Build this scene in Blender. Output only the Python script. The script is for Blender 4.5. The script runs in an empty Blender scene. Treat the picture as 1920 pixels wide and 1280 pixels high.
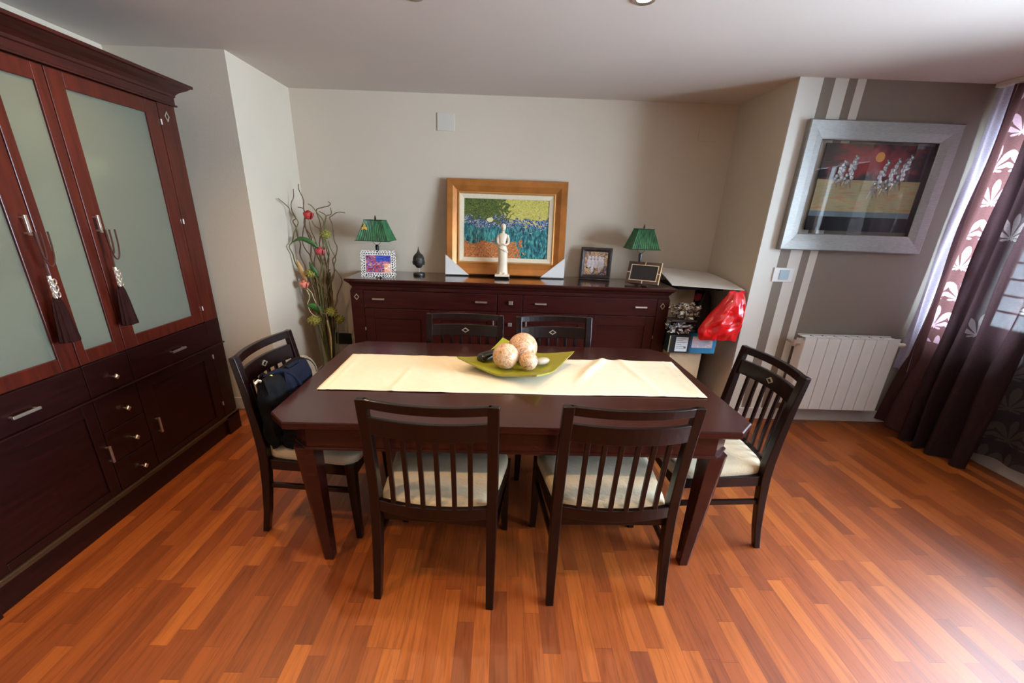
import bpy, bmesh, math, random
from mathutils import Vector, Matrix, noise
random.seed(7)
PI = math.pi
S = bpy.context.scene
COL = S.collection

# ------------------------------------------------------------------ camera
F, CX, CY = 796.55, -17.36, 65.455
YAW, PITCH, ROLL, HC = 0.0129, -0.3612, 0.0339, 1.5629
cd = bpy.data.cameras.new('camera')
cam = bpy.data.objects.new('camera', cd); COL.objects.link(cam)
S.camera = cam
cd.sensor_fit = 'HORIZONTAL'; cd.sensor_width = 36
cd.lens = F / 1920 * 36
cd.shift_x = -CX / 1920; cd.shift_y = CY / 1920
cd.clip_start = .05; cd.clip_end = 200
fw = Vector((math.sin(YAW) * math.cos(PITCH), math.cos(YAW) * math.cos(PITCH), math.sin(PITCH)))
r0 = Vector((math.cos(YAW), -math.sin(YAW), 0)); u0 = r0.cross(fw)
rr = r0 * math.cos(ROLL) + u0 * math.sin(ROLL); uu = -r0 * math.sin(ROLL) + u0 * math.cos(ROLL)
M = Matrix.Identity(4)
for i in range(3):
    M[i][0] = rr[i]; M[i][1] = uu[i]; M[i][2] = -fw[i]
M[2][3] = HC
cam.matrix_world = M

# ------------------------------------------------------------------ view, world, daylight
S.view_settings.view_transform = 'Standard'
S.view_settings.look = 'None'
S.view_settings.gamma = 1
S.view_settings.use_curve_mapping = False
S.view_settings.exposure = 0.45
W_STRENGTH = 47.0
w = bpy.data.worlds.new('sky'); S.world = w; w.use_nodes = True
wn = w.node_tree.nodes; wl = w.node_tree.links
wn.clear()
wo = wn.new('ShaderNodeOutputWorld'); bg = wn.new('ShaderNodeBackground')
bg.inputs[0].default_value = (.63, .81, 1.0, 1); bg.inputs[1].default_value = W_STRENGTH
wl.new(bg.outputs[0], wo.inputs[0])
# window opening on the right-hand wall
WX, WY0, WY1, WZ0, WZ1 = 3.5, -0.3, 3.16, .88, 2.22
pd = bpy.data.lights.new('window_daylight', 'AREA'); pd.shape = 'RECTANGLE'
pd.size = WZ1 - WZ0; pd.size_y = WY1 - WY0
pd.cycles.is_portal = True
po = bpy.data.objects.new('window_daylight', pd); COL.objects.link(po)
po.location = (WX + .13, (WY0 + WY1) / 2, (WZ0 + WZ1) / 2); po.rotation_euler = (0, PI / 2, 0)

# ------------------------------------------------------------------ materials
def lin(c):
    c = c / 255
    return c / 12.92 if c <= .04045 else ((c + .055) / 1.055) ** 2.4
def rgb(r, g, b): return (lin(r), lin(g), lin(b), 1)
def base(name):
    m = bpy.data.materials.new(name); m.use_nodes = True
    return m, m.node_tree.nodes, m.node_tree.links, m.node_tree.nodes['Principled BSDF']
def setp(p, **k):
    for a, v in k.items():
        n = {'col': 'Base Color', 'rough': 'Roughness', 'metal': 'Metallic', 'spec': 'Specular IOR Level', 'coat': 'Coat Weight',
             'coatr': 'Coat Roughness', 'trans': 'Transmission Weight', 'ior': 'IOR', 'sheen': 'Sheen Weight', 'alpha': 'Alpha',
             'emis': 'Emission Color', 'es': 'Emission Strength'}[a]
        p.inputs[n].default_value = v
def mat(name, col, rough=.5, var=.0, scale=8, bump=0, bscale=60, stretch=(1, 1, 1), **k):
    """principled material with soft noise variation and noise bump"""
    m, n, l, p = base(name); setp(p, col=col, rough=rough, **k)
    tc = n.new('ShaderNodeTexCoord'); mp = n.new('ShaderNodeMapping'); mp.inputs['Scale'].default_value = stretch
    l.new(tc.outputs['Object'], mp.inputs[0])
    if var > 0:
        nz = n.new('ShaderNodeTexNoise'); nz.inputs['Scale'].default_value = scale; nz.inputs['Detail'].default_value = 5
        l.new(mp.outputs[0], nz.inputs[0])
        cr = n.new('ShaderNodeValToRGB'); cr.color_ramp.elements[0].position = .3; cr.color_ramp.elements[1].position = .7
        cr.color_ramp.elements[0].color = tuple(c * (1 - var) for c in col[:3]) + (1,)
        cr.color_ramp.elements[1].color = tuple(min(1, c * (1 + var)) for c in col[:3]) + (1,)
        l.new(nz.outputs['Fac'], cr.inputs[0]); l.new(cr.outputs[0], p.inputs['Base Color'])
    if bump > 0:
        nb = n.new('ShaderNodeTexNoise'); nb.inputs['Scale'].default_value = bscale; nb.inputs['Detail'].default_value = 4
        l.new(mp.outputs[0], nb.inputs[0])
        b = n.new('ShaderNodeBump'); b.inputs['Strength'].default_value = bump; b.inputs['Distance'].default_value = .01
        l.new(nb.outputs['Fac'], b.inputs['Height']); l.new(b.outputs[0], p.inputs['Normal'])
    return m
def ramp(n, stops, interp='LINEAR'):
    cr = n.new('ShaderNodeValToRGB'); e = cr.color_ramp.elements; cr.color_ramp.interpolation = interp
    while len(e) > 1: e.remove(e[-1])
    e[0].position = stops[0][0]; e[0].color = stops[0][1]
    for p, c in stops[1:]:
        x = e.new(p); x.color = c
    return cr
def mth(n, l, op, a, b=None, c=None):
    x = n.new('ShaderNodeMath'); x.operation = op
    for i, v in enumerate((a, b, c)):
        if v is None: continue
        if isinstance(v, (int, float)): x.inputs[i].default_value = v
        else: l.new(v, x.inputs[i])
    return x.outputs[0]

WALL = mat('painted_wall', rgb(206, 191, 170), .75, .02, 2, .08, 120)
CEIL = mat('ceiling_paint', rgb(206, 194, 183), .8, .02, 2)
SKIRT = mat('white_skirting', rgb(200, 196, 190), .4, .02)
PLASTER = mat('switch_plastic', rgb(225, 225, 220), .35, .01)
DARKPLAS = mat('dark_plastic', rgb(40, 40, 38), .4, .05)

def wood(name, c0, c1, rough=.3, coat=.3, axis=2, spec=.32):
    m, n, l, p = base(name)
    tc = n.new('ShaderNodeTexCoord'); mp = n.new('ShaderNodeMapping')
    sc = [14, 14, 14]; sc[axis] = 1.2; mp.inputs['Scale'].default_value = sc
    l.new(tc.outputs['Object'], mp.inputs[0])
    nz = n.new('ShaderNodeTexNoise'); nz.inputs['Scale'].default_value = 3; nz.inputs['Detail'].default_value = 8; nz.inputs['Distortion'].default_value = .6
    l.new(mp.outputs[0], nz.inputs[0])
    cr = ramp(n, [(.3, c0), (.7, c1)]); l.new(nz.outputs['Fac'], cr.inputs[0]); l.new(cr.outputs[0], p.inputs['Base Color'])
    setp(p, rough=rough, coat=coat, coatr=.15, spec=spec)
    return m
MAHOG = wood('mahogany_upright', rgb(56, 17, 9), rgb(80, 27, 14), .34, .15, 2)
MAHOG_SHADE = wood('mahogany_shade', rgb(24, 6, 5), rgb(38, 10, 8), .32, .12, 1)  # same mahogany, with the shade of the lower cabinet put into its colour
MAHOG_X = wood('mahogany_long', rgb(42, 12, 10), rgb(58, 19, 15), .3, .18, 0)
TABLEW = wood('table_wood', rgb(44, 15, 11), rgb(58, 22, 17), .27, .35, 0)
CHAIRW = wood('wenge_chair', rgb(15, 5, 4), rgb(27, 10, 7), .3, .15, 2)
METAL = mat('brushed_nickel', rgb(225, 218, 205), .38, .03, metal=1)
PEWTER = mat('silver_inlay', rgb(205, 195, 175), .35, .03, metal=.7)
CUSH = mat('cream_upholstery', rgb(182, 164, 134), .9, .05, 5, .25, 90, sheen=.2)
WHITE_M = mat('white_enamel', rgb(222, 220, 214), .3, .01)

def floor_mat():
    m, n, l, p = base('oak_parquet')
    tc = n.new('ShaderNodeTexCoord'); sx = n.new('ShaderNodeSeparateXYZ'); l.new(tc.outputs['Object'], sx.inputs[0])
    X, Y = sx.outputs['X'], sx.outputs['Y']
    rx = mth(n, l, 'DIVIDE', X, .068); row = mth(n, l, 'FLOOR', rx)
    wn1 = n.new('ShaderNodeTexWhiteNoise'); wn1.noise_dimensions = '1D'; l.new(row, wn1.inputs['W'])
    ly = mth(n, l, 'ADD', mth(n, l, 'DIVIDE', Y, .52), mth(n, l, 'MULTIPLY', wn1.outputs['Value'], 7.3))
    pid = mth(n, l, 'FLOOR', ly)
    cv = n.new('ShaderNodeCombineXYZ'); l.new(row, cv.inputs[0]); l.new(pid, cv.inputs[1])
    wn2 = n.new('ShaderNodeTexWhiteNoise'); wn2.noise_dimensions = '2D'; l.new(cv.outputs[0], wn2.inputs['Vector'])
    cr = ramp(n, [(0, rgb(117, 55, 19)), (.3, rgb(135, 65, 21)), (.6, rgb(147, 73, 24)), (.85, rgb(158, 82, 28)), (1, rgb(169, 92, 33))])
    l.new(wn2.outputs['Value'], cr.inputs[0])
    # grain: streaks along the plank, shifted per plank
    sh = n.new('ShaderNodeCombineXYZ')
    l.new(mth(n, l, 'MULTIPLY', X, 70), sh.inputs[0])
    l.new(mth(n, l, 'ADD', mth(n, l, 'MULTIPLY', Y, 4), mth(n, l, 'MULTIPLY', wn2.outputs['Value'], 40)), sh.inputs[1])
    nz = n.new('ShaderNodeTexNoise'); nz.inputs['Scale'].default_value = 1; nz.inputs['Detail'].default_value = 6; nz.inputs['Distortion'].default_value = 1.2
    l.new(sh.outputs[0], nz.inputs[0])
    gr = ramp(n, [(.25, (.62, .56, .5, 1)), (.5, (.95, .94, .92, 1)), (.75, (1.12, 1.1, 1.05, 1))]); l.new(nz.outputs['Fac'], gr.inputs[0])
    mx = n.new('ShaderNodeMixRGB'); mx.blend_type = 'MULTIPLY'; mx.inputs[0].default_value = 1
    l.new(cr.outputs[0], mx.inputs[1]); l.new(gr.outputs[0], mx.inputs[2])
    # joints
    fx = mth(n, l, 'FRACT', rx); fy = mth(n, l, 'FRACT', ly)
    jx = mth(n, l, 'LESS_THAN', fx, .022); jy = mth(n, l, 'LESS_THAN', fy, .0035)
    j = mth(n, l, 'MAXIMUM', jx, jy)
    m2 = n.new('ShaderNodeMixRGB'); m2.inputs[2].default_value = rgb(92, 40, 18)
    l.new(mth(n, l, 'MULTIPLY', j, .75), m2.inputs[0]); l.new(mx.outputs[0], m2.inputs[1])
    l.new(m2.outputs[0], p.inputs['Base Color'])
    b = n.new('ShaderNodeBump'); b.inputs['Strength'].default_value = .12; b.inputs['Distance'].default_value = .002
    l.new(mth(n, l, 'SUBTRACT', nz.outputs['Fac'], j), b.inputs['Height']); l.new(b.outputs[0], p.inputs['Normal'])
    rn = n.new('ShaderNodeMapRange'); rn.inputs[3].default_value = .36; rn.inputs[4].default_value = .52
    l.new(nz.outputs['Fac'], rn.inputs[0]); l.new(rn.outputs[0], p.inputs['Roughness'])
    setp(p, spec=.5, coat=.15, coatr=.42)
    return m
FLOORM = floor_mat()

def stripe_mat():
    m, n, l, p = base('striped_wall_paint')
    tc = n.new('ShaderNodeTexCoord'); sx = n.new('ShaderNodeSeparateXYZ'); l.new(tc.outputs['Object'], sx.inputs[0])
    d = mth(n, l, 'DIVIDE', mth(n, l, 'SUBTRACT', sx.outputs['X'], 1.93), 1.0)
    T, Cc = rgb(126, 112, 97), rgb(214, 210, 198)
    cr = ramp(n, [(0, Cc), (.157, T), (.235, Cc), (.328, T), (.383, Cc), (.445, T)], 'CONSTANT')
    l.new(d, cr.inputs[0]); l.new(cr.outputs[0], p.inputs['Base Color']); setp(p, rough=.6)
    return m
STRIPE = stripe_mat()

# ------------------------------------------------------------------ mesh helpers
class MB:
    def __init__(s): s.v = []; s.f = []; s.sm = False
    def add(s, vs, fs):
        o = len(s.v); s.v += [tuple(v) for v in vs]; s.f += [tuple(i + o for i in f) for f in fs]; return s
    def box(s, x0, x1, y0, y1, z0, z1):
        return s.add([(x0, y0, z0), (x1, y0, z0), (x1, y1, z0), (x0, y1, z0), (x0, y0, z1), (x1, y0, z1), (x1, y1, z1), (x0, y1, z1)],
                     [(3, 2, 1, 0), (4, 5, 6, 7), (0, 1, 5, 4), (1, 2, 6, 5), (2, 3, 7, 6), (3, 0, 4, 7)])
    def loft(s, rings, cap=True):
        n = len(rings[0]); vs = [p for r in rings for p in r]; fs = []
        for i in range(len(rings) - 1):
            for j in range(n):
                k = (j + 1) % n
                fs.append((i * n + j, i * n + k, (i + 1) * n + k, (i + 1) * n + j))
        if cap:
            fs.append(tuple(range(n))[::-1]); fs.append(tuple((len(rings) - 1) * n + j for j in range(n)))
        return s.add(vs, fs)
    def tube(s, pts, rad, n=8):
        pts = [Vector(p) for p in pts]
        if isinstance(rad, (int, float)): rad = [rad] * len(pts)
        rings = []; up = Vector((0, 0, 1))
        t0 = (pts[1] - pts[0]).normalized()
        if abs(t0.dot(up)) > .9: up = Vector((1, 0, 0))
        a = t0.cross(up).normalized()
        for i, p in enumerate(pts):
            t = (pts[min(i + 1, len(pts) - 1)] - pts[max(i - 1, 0)])
            t = t.normalized() if t.length > 1e-9 else t0
            a = (a - t * a.dot(t)).normalized(); b = t.cross(a)
            rings.append([p + (a * math.cos(2 * PI * k / n) + b * math.sin(2 * PI * k / n)) * rad[i] for k in range(n)])
        s.sm = True
        return s.loft(rings)
    def lathe(s, prof, c=(0, 0, 0), n=24, sx=1, sy=1):
        rings = [[(c[0] + r * sx * math.cos(2 * PI * k / n), c[1] + r * sy * math.sin(2 * PI * k / n), c[2] + z) for k in range(n)] for r, z in prof]
        s.sm = True
        return s.loft(rings)
    def prism(s, poly, z0, z1):
        return s.loft([[(x, y, z0) for x, y in poly], [(x, y, z1) for x, y in poly]])
    def xf(s, M, k=0):
        s.v[k:] = [tuple(M @ Vector(v)) for v in s.v[k:]]; return s
    def sphere(s, c, r, seg=20, rg=12, sc=(1, 1, 1), nz=0, nf=3):
        rings = []
        for i in range(rg + 1):
            t = PI * i / rg; rr_ = max(math.sin(t), 1e-3); ring = []
            for k in range(seg):
                d = Vector((rr_ * math.cos(2 * PI * k / seg), rr_ * math.sin(2 * PI * k / seg), -math.cos(t)))
                q = r * (1 + (nz * noise.noise(d * nf + Vector(c) * 7) if nz else 0))
                ring.append((c[0] + d.x * q * sc[0], c[1] + d.y * q * sc[1], c[2] + d.z * q * sc[2]))
            rings.append(ring)
        s.sm = True
        return s.loft(rings)
    def build(s, name, m, parent=None, bevel=0, smooth=None, off=None, seg=2):
        me = bpy.data.meshes.new(name)
        o3 = Vector((0, 0, 0))
        if parent is not None:
            r = parent
            while r.parent: r = r.parent
            o3 = r['_org'] if '_org' in r else (0, 0, 0)
            o3 = Vector(o3)
        if off is not None: o3 = Vector(off)
        me.from_pydata([tuple(Vector(v) - o3) for v in s.v], [], s.f)
        b = bmesh.new(); b.from_mesh(me); bmesh.ops.recalc_face_normals(b, faces=b.faces); b.to_mesh(me); b.free()
        me.materials.append(m)
        ob = bpy.data.objects.new(name, me); COL.objects.link(ob)
        if parent is not None: ob.parent = parent
        if off is not None and parent is None: ob.location = off
        if (s.sm if smooth is None else smooth):
            for pl in me.polygons: pl.use_smooth = True
            try: me.set_sharp_from_angle(angle=math.radians(42))
            except Exception: pass
        if bevel:
            bv = ob.modifiers.new('bevel', 'BEVEL'); bv.width = bevel; bv.segments = seg; bv.limit_method = 'ANGLE'
        return ob
def tag(o, label, cat, group=None, kind=None):
    if label: o['label'] = label
    if cat: o['category'] = cat
    if group: o['group'] = group
    if kind: o['kind'] = kind
    return o
def root(name, label, cat, loc=(0, 0, 0), rz=0, group=None, local=False):
    """empty at the thing's base; parts are given in world coordinates unless local"""
    o = bpy.data.objects.new(name, None); COL.objects.link(o); o.location = loc; o.rotation_euler = (0, 0, rz)
    o.empty_display_size = .1
    if not local: o['_org'] = tuple(loc)
    return tag(o, label, cat, group)
def struct(name, mb, m, bevel=0, parent=None):
    o = mb.build(name, m, parent, bevel)
    if parent is None: o['kind'] = 'structure'
    return o
def at(mb, c, rz=0, rx=0, ry=0):
    return mb.xf(Matrix.Translation(c) @ Matrix.Rotation(rz, 4, 'Z') @ Matrix.Rotation(ry, 4, 'Y') @ Matrix.Rotation(rx, 4, 'X'))
def copy_tree(o, parent=None):
    c = o.copy(); COL.objects.link(c); c.parent = parent
    for ch in list(o.children): copy_tree(ch, c)
    return c

# ------------------------------------------------------------------ room
H = 2.48
XW, XA, XB, YA, YB, YC = -2.531, -1.771, 1.932, 3.211, 4.062, 3.306
Y0 = -5.0
struct('floor', MB().box(XW - .1, WX + .25, Y0 - .1, YB + .2, -.1, 0), FLOORM)
struct('ceiling', MB().box(XW - .1, WX + .25, Y0 - .1, YB + .2, H, H + .1), CEIL)
struct('wall_back', MB().box(XA, XB, YB, YB + .15, 0, H), WALL)
struct('wall_left', MB().box(XW - .12, XW, Y0, YA, 0, H), WALL)
struct('wall_alcove_left', MB().box(XW - .12, XA, YA, YB + .15, 0, H), WALL)
struct('wall_alcove_right', MB().box(XB, XB + .1, YC + .012, YB + .15, 0, H), WALL)
struct('wall_striped', MB().box(XB, WX + .2, YC, YC + .012, 0, H), STRIPE)
struct('wall_front', MB().box(XW - .12, WX + .2, Y0 - .12, Y0, 0, H), WALL)
wr = MB().box(WX, WX + .2, Y0, YC, 0, WZ0).box(WX, WX + .2, Y0, YC, WZ1, H).box(WX, WX + .2, Y0, WY0, WZ0, WZ1).box(WX, WX + .2, WY1, YC, WZ0, WZ1)
struct('wall_right', wr, WALL)
BB = .1
struct('baseboard_striped', MB().box(XB, WX, YC - .014, YC, 0, BB), SKIRT, .003)
struct('baseboard_right', MB().box(WX - .014, WX, Y0, YC - .014, 0, BB), SKIRT, .003)
struct('baseboard_back', MB().box(XA + .014, XB - .014, YB - .014, YB, 0, BB), SKIRT, .003)
struct('baseboard_alcove_left', MB().box(XA, XA + .014, YA, YB, 0, BB), SKIRT, .003)
struct('baseboard_alcove_right', MB().box(XB - .014, XB, YC, YB, 0, BB), SKIRT, .003)
struct('baseboard_left', MB().box(XW, XA, YA - .014, YA, 0, BB), SKIRT, .003)

# window: white frame, mullions, glass
GLASS, n, l, p = base('window_glass')
n.remove(p); tr = n.new('ShaderNodeBsdfTransparent'); gl = n.new('ShaderNodeBsdfGlossy'); gl.inputs['Roughness'].default_value = .02
fr = n.new('ShaderNodeFresnel'); fr.inputs[0].default_value = 1.35; mx = n.new('ShaderNodeMixShader')
l.new(fr.outputs[0], mx.inputs[0]); l.new(tr.outputs[0], mx.inputs[1]); l.new(gl.outputs[0], mx.inputs[2]); l.new(mx.outputs[0], n['Material Output'].inputs[0])
wf = MB()
wf.box(WX + .04, WX + .1, WY0, WY1, WZ0, WZ0 + .05).box(WX + .04, WX + .1, WY0, WY1, WZ1 - .05, WZ1)
for yy in (WY0, .55, 1.42, 2.29, WY1 - .05): wf.box(WX + .04, WX + .1, yy, yy + .05, WZ0 + .05, WZ1 - .05)
win = struct('window_1', wf, WHITE_M, .004)
ws = MB().box(WX - .04, WX + .12, WY0, WY1, WZ0 - .03, WZ0); ws.build('window_sill', WHITE_M, win, .004)
MB().box(WX + .066, WX + .072, WY0 + .02, WY1 - .02, WZ0 + .03, WZ1 - .03).build('window_pane', GLASS, win)
# security grille outside
gr = MB()
for k in range(12): gr.box(WX + .175, WX + .187, WY0, WY1, WZ0 + .02 + k * .115, WZ0 + .034 + k * .115)
for k in range(13): gr.box(WX + .172, WX + .19, WY0 + .06 + k * .28, WY0 + .075 + k * .28, WZ0, WZ1)
gr.build('window_grille', mat('painted_grille', rgb(190, 150, 140), .5), win)

# ------------------------------------------------------------------ recessed ceiling lamps
LAMPM, n, l, p = base('lamp_glow'); setp(p, col=(1, .9, .75, 1), emis=(1, .82, .6, 1), es=30)
def downlight(x, y, label, power):
    t = root('ceiling_spotlight', label, 'ceiling light', (x, y, H), group='recessed ceiling spotlights')
    MB().lathe([(.034, -.001), (.05, -.006), (.052, -.001), (.052, .0), (.034, .0)], (x, y, H)).build('trim_ring', METAL, t)
    MB().lathe([(.001, -.0012), (.033, -.0012), (.033, .0), (.001, .0)], (x, y, H)).build('bulb', LAMPM, t)
    L = bpy.data.lights.new('ceiling_spotlight_beam', 'SPOT'); L.energy = power; L.color = (1, .66, .34); L.spot_size = math.radians(135); L.spot_blend = .9
    L.shadow_soft_size = .035
    o = bpy.data.objects.new('ceiling_spotlight_beam', L); COL.objects.link(o); o.location = (x, y, H - .012)
P_SPOT = 27
for x, y, lb in ((-1.45, 2.1, 'recessed ceiling spotlight before the display cabinet, outside the photo'), (.60, 2.35, 'recessed ceiling spotlight above the green dish side of the table'), (-.43, 2.40, 'recessed ceiling spotlight above the left half of the table'),
                 (-1.45, .75, 'recessed ceiling spotlight left of the camera by the cabinet, outside the photo'), (-.43, .75, 'recessed ceiling spotlight overhead, left of the camera'),
                 (.6, .75, 'recessed ceiling spotlight overhead, right of the camera'), (1.65, .75, 'recessed ceiling spotlight by the window, outside the photo'),
                 (-.43, -.9, 'recessed ceiling spotlight behind the camera on the left'), (.6, -.9, 'recessed ceiling spotlight behind the camera on the right')):
    downlight(x, y, lb, P_SPOT * (1.7 if x < -1 else 1))

#@@DETAILS

# ------------------------------------------------------------------ shared small builders
def diamond(mb, c, w_, h_, ax, t=.004, ring=.22):
    """hollow diamond inlay lying in the plane perpendicular to ax ('x+','y-'...)"""
    o = [(0, h_), (w_, 0), (0, -h_), (-w_, 0)]; i = [(a * (1 - ring * 1.4), b * (1 - ring * 1.4)) for a, b in o]
    def P(u, v, d):
        if ax == 'x': return (c[0] + d, c[1] + u, c[2] + v)
        return (c[0] + u, c[1] - d, c[2] + v)
    vs = [P(*q, t) for q in o] + [P(*q, t) for q in i] + [P(*q, -.002) for q in o] + [P(*q, -.002) for q in i]
    fs = []
    for k in range(4):
        j = (k + 1) % 4
        fs += [(k, j, 4 + j, 4 + k), (8 + k, 12 + k, 12 + j, 8 + j), (k, 8 + k, 8 + j, j), (4 + k, 4 + j, 12 + j, 12 + k)]
    return mb.add(vs, fs)
def moulding(mb, path, prof):
    """extrude profile [(out,z)] round a 3-segment U path: path = list of (x,y,nx,ny) corners with outward mitre direction"""
    rings = [[(x + nx * o, y + ny * o, z) for o, z in prof] for x, y, nx, ny in path]
    return mb.loft(rings)

# ------------------------------------------------------------------ display cabinet (left)
CF = -1.954; CB = XW + .02; CY0, CY1 = 1.115, 2.905; YM0, YM1 = 1.880, 2.136
D0, D1 = 1.250, 2.768
cab = root('display_cabinet', 'tall mahogany display cabinet with frosted glass doors against the left wall', 'cabinet', (-2.24, 2.01, 0))
b = MB()
b.box(CB, CF - .02, CY0, CY0 + .02, .12, 2.12).box(CB, CF - .02, CY1 - .02, CY1, .12, 2.12)
b.box(CB, CB + .012, CY0 + .02, CY1 - .02, .12, 2.12)
b.box(CB + .012, CF - .022, CY0 + .02, CY1 - .02, .12, .15).box(CB + .012, CF - .022, CY0 + .02, CY1 - .02, 2.10, 2.12)
b.box(CB + .012, CF - .022, CY0 + .02, CY1 - .02, .65, .84)
b.box(CB, CF, D1 + .002, CY1, .842, 2.10).box(CF - .02, CF, CY0, D0 - .002, .842, 2.10)
b.build('body', MAHOG, cab, .002)
MB().box(CB, CF, D1 + .002, CY1 + .001, .15, .841).build('pilaster', MAHOG_SHADE, cab, .002); MB().box(CF - .02, CF, CY0 - .001, D0 - .002, .15, .841).build('pilaster', MAHOG_SHADE, cab, .002)  # lower pilasters split off so the shade down there sits in their colour
MB().box(CB + .013, CB + .02, CY0 + .021, CY1 - .021, .841, 2.099).build('back_panel', mat('cabinet_back_panel', rgb(206, 200, 180), .7), cab)
pl = MB().box(CB, CF - .005, CY0, CY1, 0, .12)
pl.box(CF - .02, CF + .012, CY0 - .004, D0, 0, .14).box(CF - .02, CF + .012, D1, CY1 + .004, 0, .14)
pl.build('plinth', MAHOG_SHADE, cab, .003)
MB().box(CB, CF + .012, CY0 - .002, CY1 + .002, .121, .145).build('base_moulding', wood('highlight_moulding', rgb(52, 34, 20), rgb(66, 46, 28), .4, .2, 1), cab, .004)  # greenish highlight on the ledge put into a paler wood colour
MB().box(CB, CF + .014, CY0 - .002, CY1 + .002, .663, .673).build('waist_moulding', MAHOG_SHADE, cab, .003)
pr = [(0, 2.10), (.012, 2.10), (.014, 2.108), (.006, 2.112), (.006, 2.145), (.012, 2.150), (.014, 2.162), (.03, 2.178), (.055, 2.192), (.07, 2.205), (.082, 2.208), (.082, 2.222), (0, 2.222)]
cn = MB(); moulding(cn, [(CB, CY0, 0, -1), (CF, CY0, 1, -1), (CF, CY1, 1, 1), (CB, CY1, 0, 1)], [(o, z) for o, z in pr])
cn.box(CB, CF - .006, CY0 + .006, CY1 - .006, 2.12, 2.215)
cn.build('cornice', wood('mahogany_cornice', rgb(44, 14, 10), rgb(64, 22, 15), .34, .15, 1), cab)

FROST, n, l, p = base('frosted_glass')
setp(p, col=rgb(200, 206, 186), rough=.36, trans=.84, ior=1.35, spec=.3)
tc = n.new('ShaderNodeTexCoord'); nz = n.new('ShaderNodeTexNoise'); nz.inputs['Scale'].default_value = 220
bm_ = n.new('ShaderNodeBump'); bm_.inputs['Strength'].default_value = .3; bm_.inputs['Distance'].default_value = .002
l.new(tc.outputs['Object'], nz.inputs[0]); l.new(nz.outputs['Fac'], bm_.inputs['Height']); l.new(bm_.outputs[0], p.inputs['Normal'])
def cab_glass_door(y0, y1, gy0, gy1, hy, cut=False):
    z0, z1, gz0, gz1 = .842, 2.096, .905, 2.028
    y0 += .002; y1 -= .002
    f = MB()
    f.box(CF - .02, CF, y0, gy0, z0, z1).box(CF - .02, CF, gy1, y1, z0, z1).box(CF - .02, CF, gy0, gy1, z0, gz0).box(CF - .02, CF, gy0, gy1, gz1, z1)
    d = f.build('door', MAHOG, cab, .003)
    # wavy inner bead seen round the glass
    MB().box(CF - .014, CF - .009, gy0 - .004, gy1 + .004, gz0 - .004, gz1 + .004).build('glass_pane', FROST, d)
    if hy:
        MB().box(CF, CF + .022, hy - .005, hy + .005, 1.492, 1.5).box(CF, CF + .022, hy - .005, hy + .005, 1.43, 1.438).box(CF + .018, CF + .027, hy - .006, hy + .006, 1.425, 1.505).build('handle', METAL, d, .001)
cab_glass_door(D0, YM0, 1.340, 1.793, 1.838)
cab_glass_door(YM0, YM1, 1.925, 2.082, None)
cab_glass_door(YM1, D1, 2.218, 2.672, 2.168)
SHM = mat('glass_shelf', rgb(60, 76, 66), .2, .02)
for z in (1.262, 1.668):
    MB().box(CB + .02, CF - .06, CY0 + .02, CY1 - .02, z - .006, z + .006).build('shelf', SHM, cab)
def slab(y0, y1, z0, z1, m=MAHOG_SHADE, rec=None):
    """front panel of a drawer or door, with an optional recessed field"""
    y0 += .002; y1 -= .002; z0 += .002; z1 -= .002
    f = MB()
    if rec:
        a, c, e, g = rec
        f.box(CF - .02, CF, y0, a, z0, z1).box(CF - .02, CF, c, y1, z0, z1).box(CF - .02, CF, a, c, z0, e).box(CF - .02, CF, a, c, g, z1).box(CF - .02, CF - .008, a, c, e, g)
    else: f.box(CF - .02, CF, y0, y1, z0, z1)
    return f
def bar_y(yc, z, L_=.1, X=CF):
    return MB().box(X, X + .02, yc - L_ / 2, yc - L_ / 2 + .01, z - .004, z + .004).box(X, X + .02, yc + L_ / 2 - .01, yc + L_ / 2, z - .004, z + .004).box(X + .016, X + .026, yc - L_ / 2 - .003, yc + L_ / 2 + .003, z - .006, z + .006)
def knob_x(y, z, X=CF):
    return at(MB().lathe([(.005, 0), (.005, .014), (.014, .016), (.015, .024), (.010, .028), (.001, .029)], n=4, sx=1.0), (X, y, z), 0, 0, PI / 2)
for a, c, hy in ((D0, YM0, 1.585), (YM1, D1, 2.47)):
    d = slab(a, c, .673, .838).build('drawer', MAHOG_SHADE, cab, .002)
    bar_y(hy, .742, .105).build('handle', METAL, d, .001)
d = slab(YM0, YM1, .673, .838).build('drawer', MAHOG_SHADE, cab, .002); knob_x(2.02, .738).build('knob', METAL, d, .001)
for z0, z1, kz in ((.484, .662, .557), (.31, .484, .385), (.146, .31, .208)):
    d = slab(YM0, YM1, z0, z1).build('drawer', MAHOG_SHADE, cab, .002); knob_x(2.03, kz).build('knob', METAL, d, .001)
for a, c, rec, hy in ((D0, YM0, (D0 + .085, YM0 - .06, .182, .60), 1.868), (YM1, D1, (YM1 + .095, D1 - .085, .178, .60), 2.195)):
    d = slab(a, c, .146, .662, rec=rec).build('door', MAHOG_SHADE, cab, .002)
    MB().box(CF, CF + .02, hy - .005, hy + .005, .408, .416).box(CF, CF + .02, hy - .005, hy + .005, .332, .34).box(CF + .016, CF + .024, hy - .006, hy + .006, .328, .42).build('handle', METAL, d, .001)
for z in (2.0, 1.468, .932, .60, .25):
    MB().tube([(CF + .004, D1, z - .014), (CF + .004, D1, z + .014)], .005).build('hinge', METAL, cab)
dm = MB(); diamond(dm, (CF, 2.826, 2.036), .018, .028, 'x'); dm.build('diamond_inlay', PEWTER, cab)
dm = MB(); diamond(dm, (CF, 1.18, 2.036), .018, .028, 'x'); dm.build('diamond_inlay', PEWTER, cab)

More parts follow.
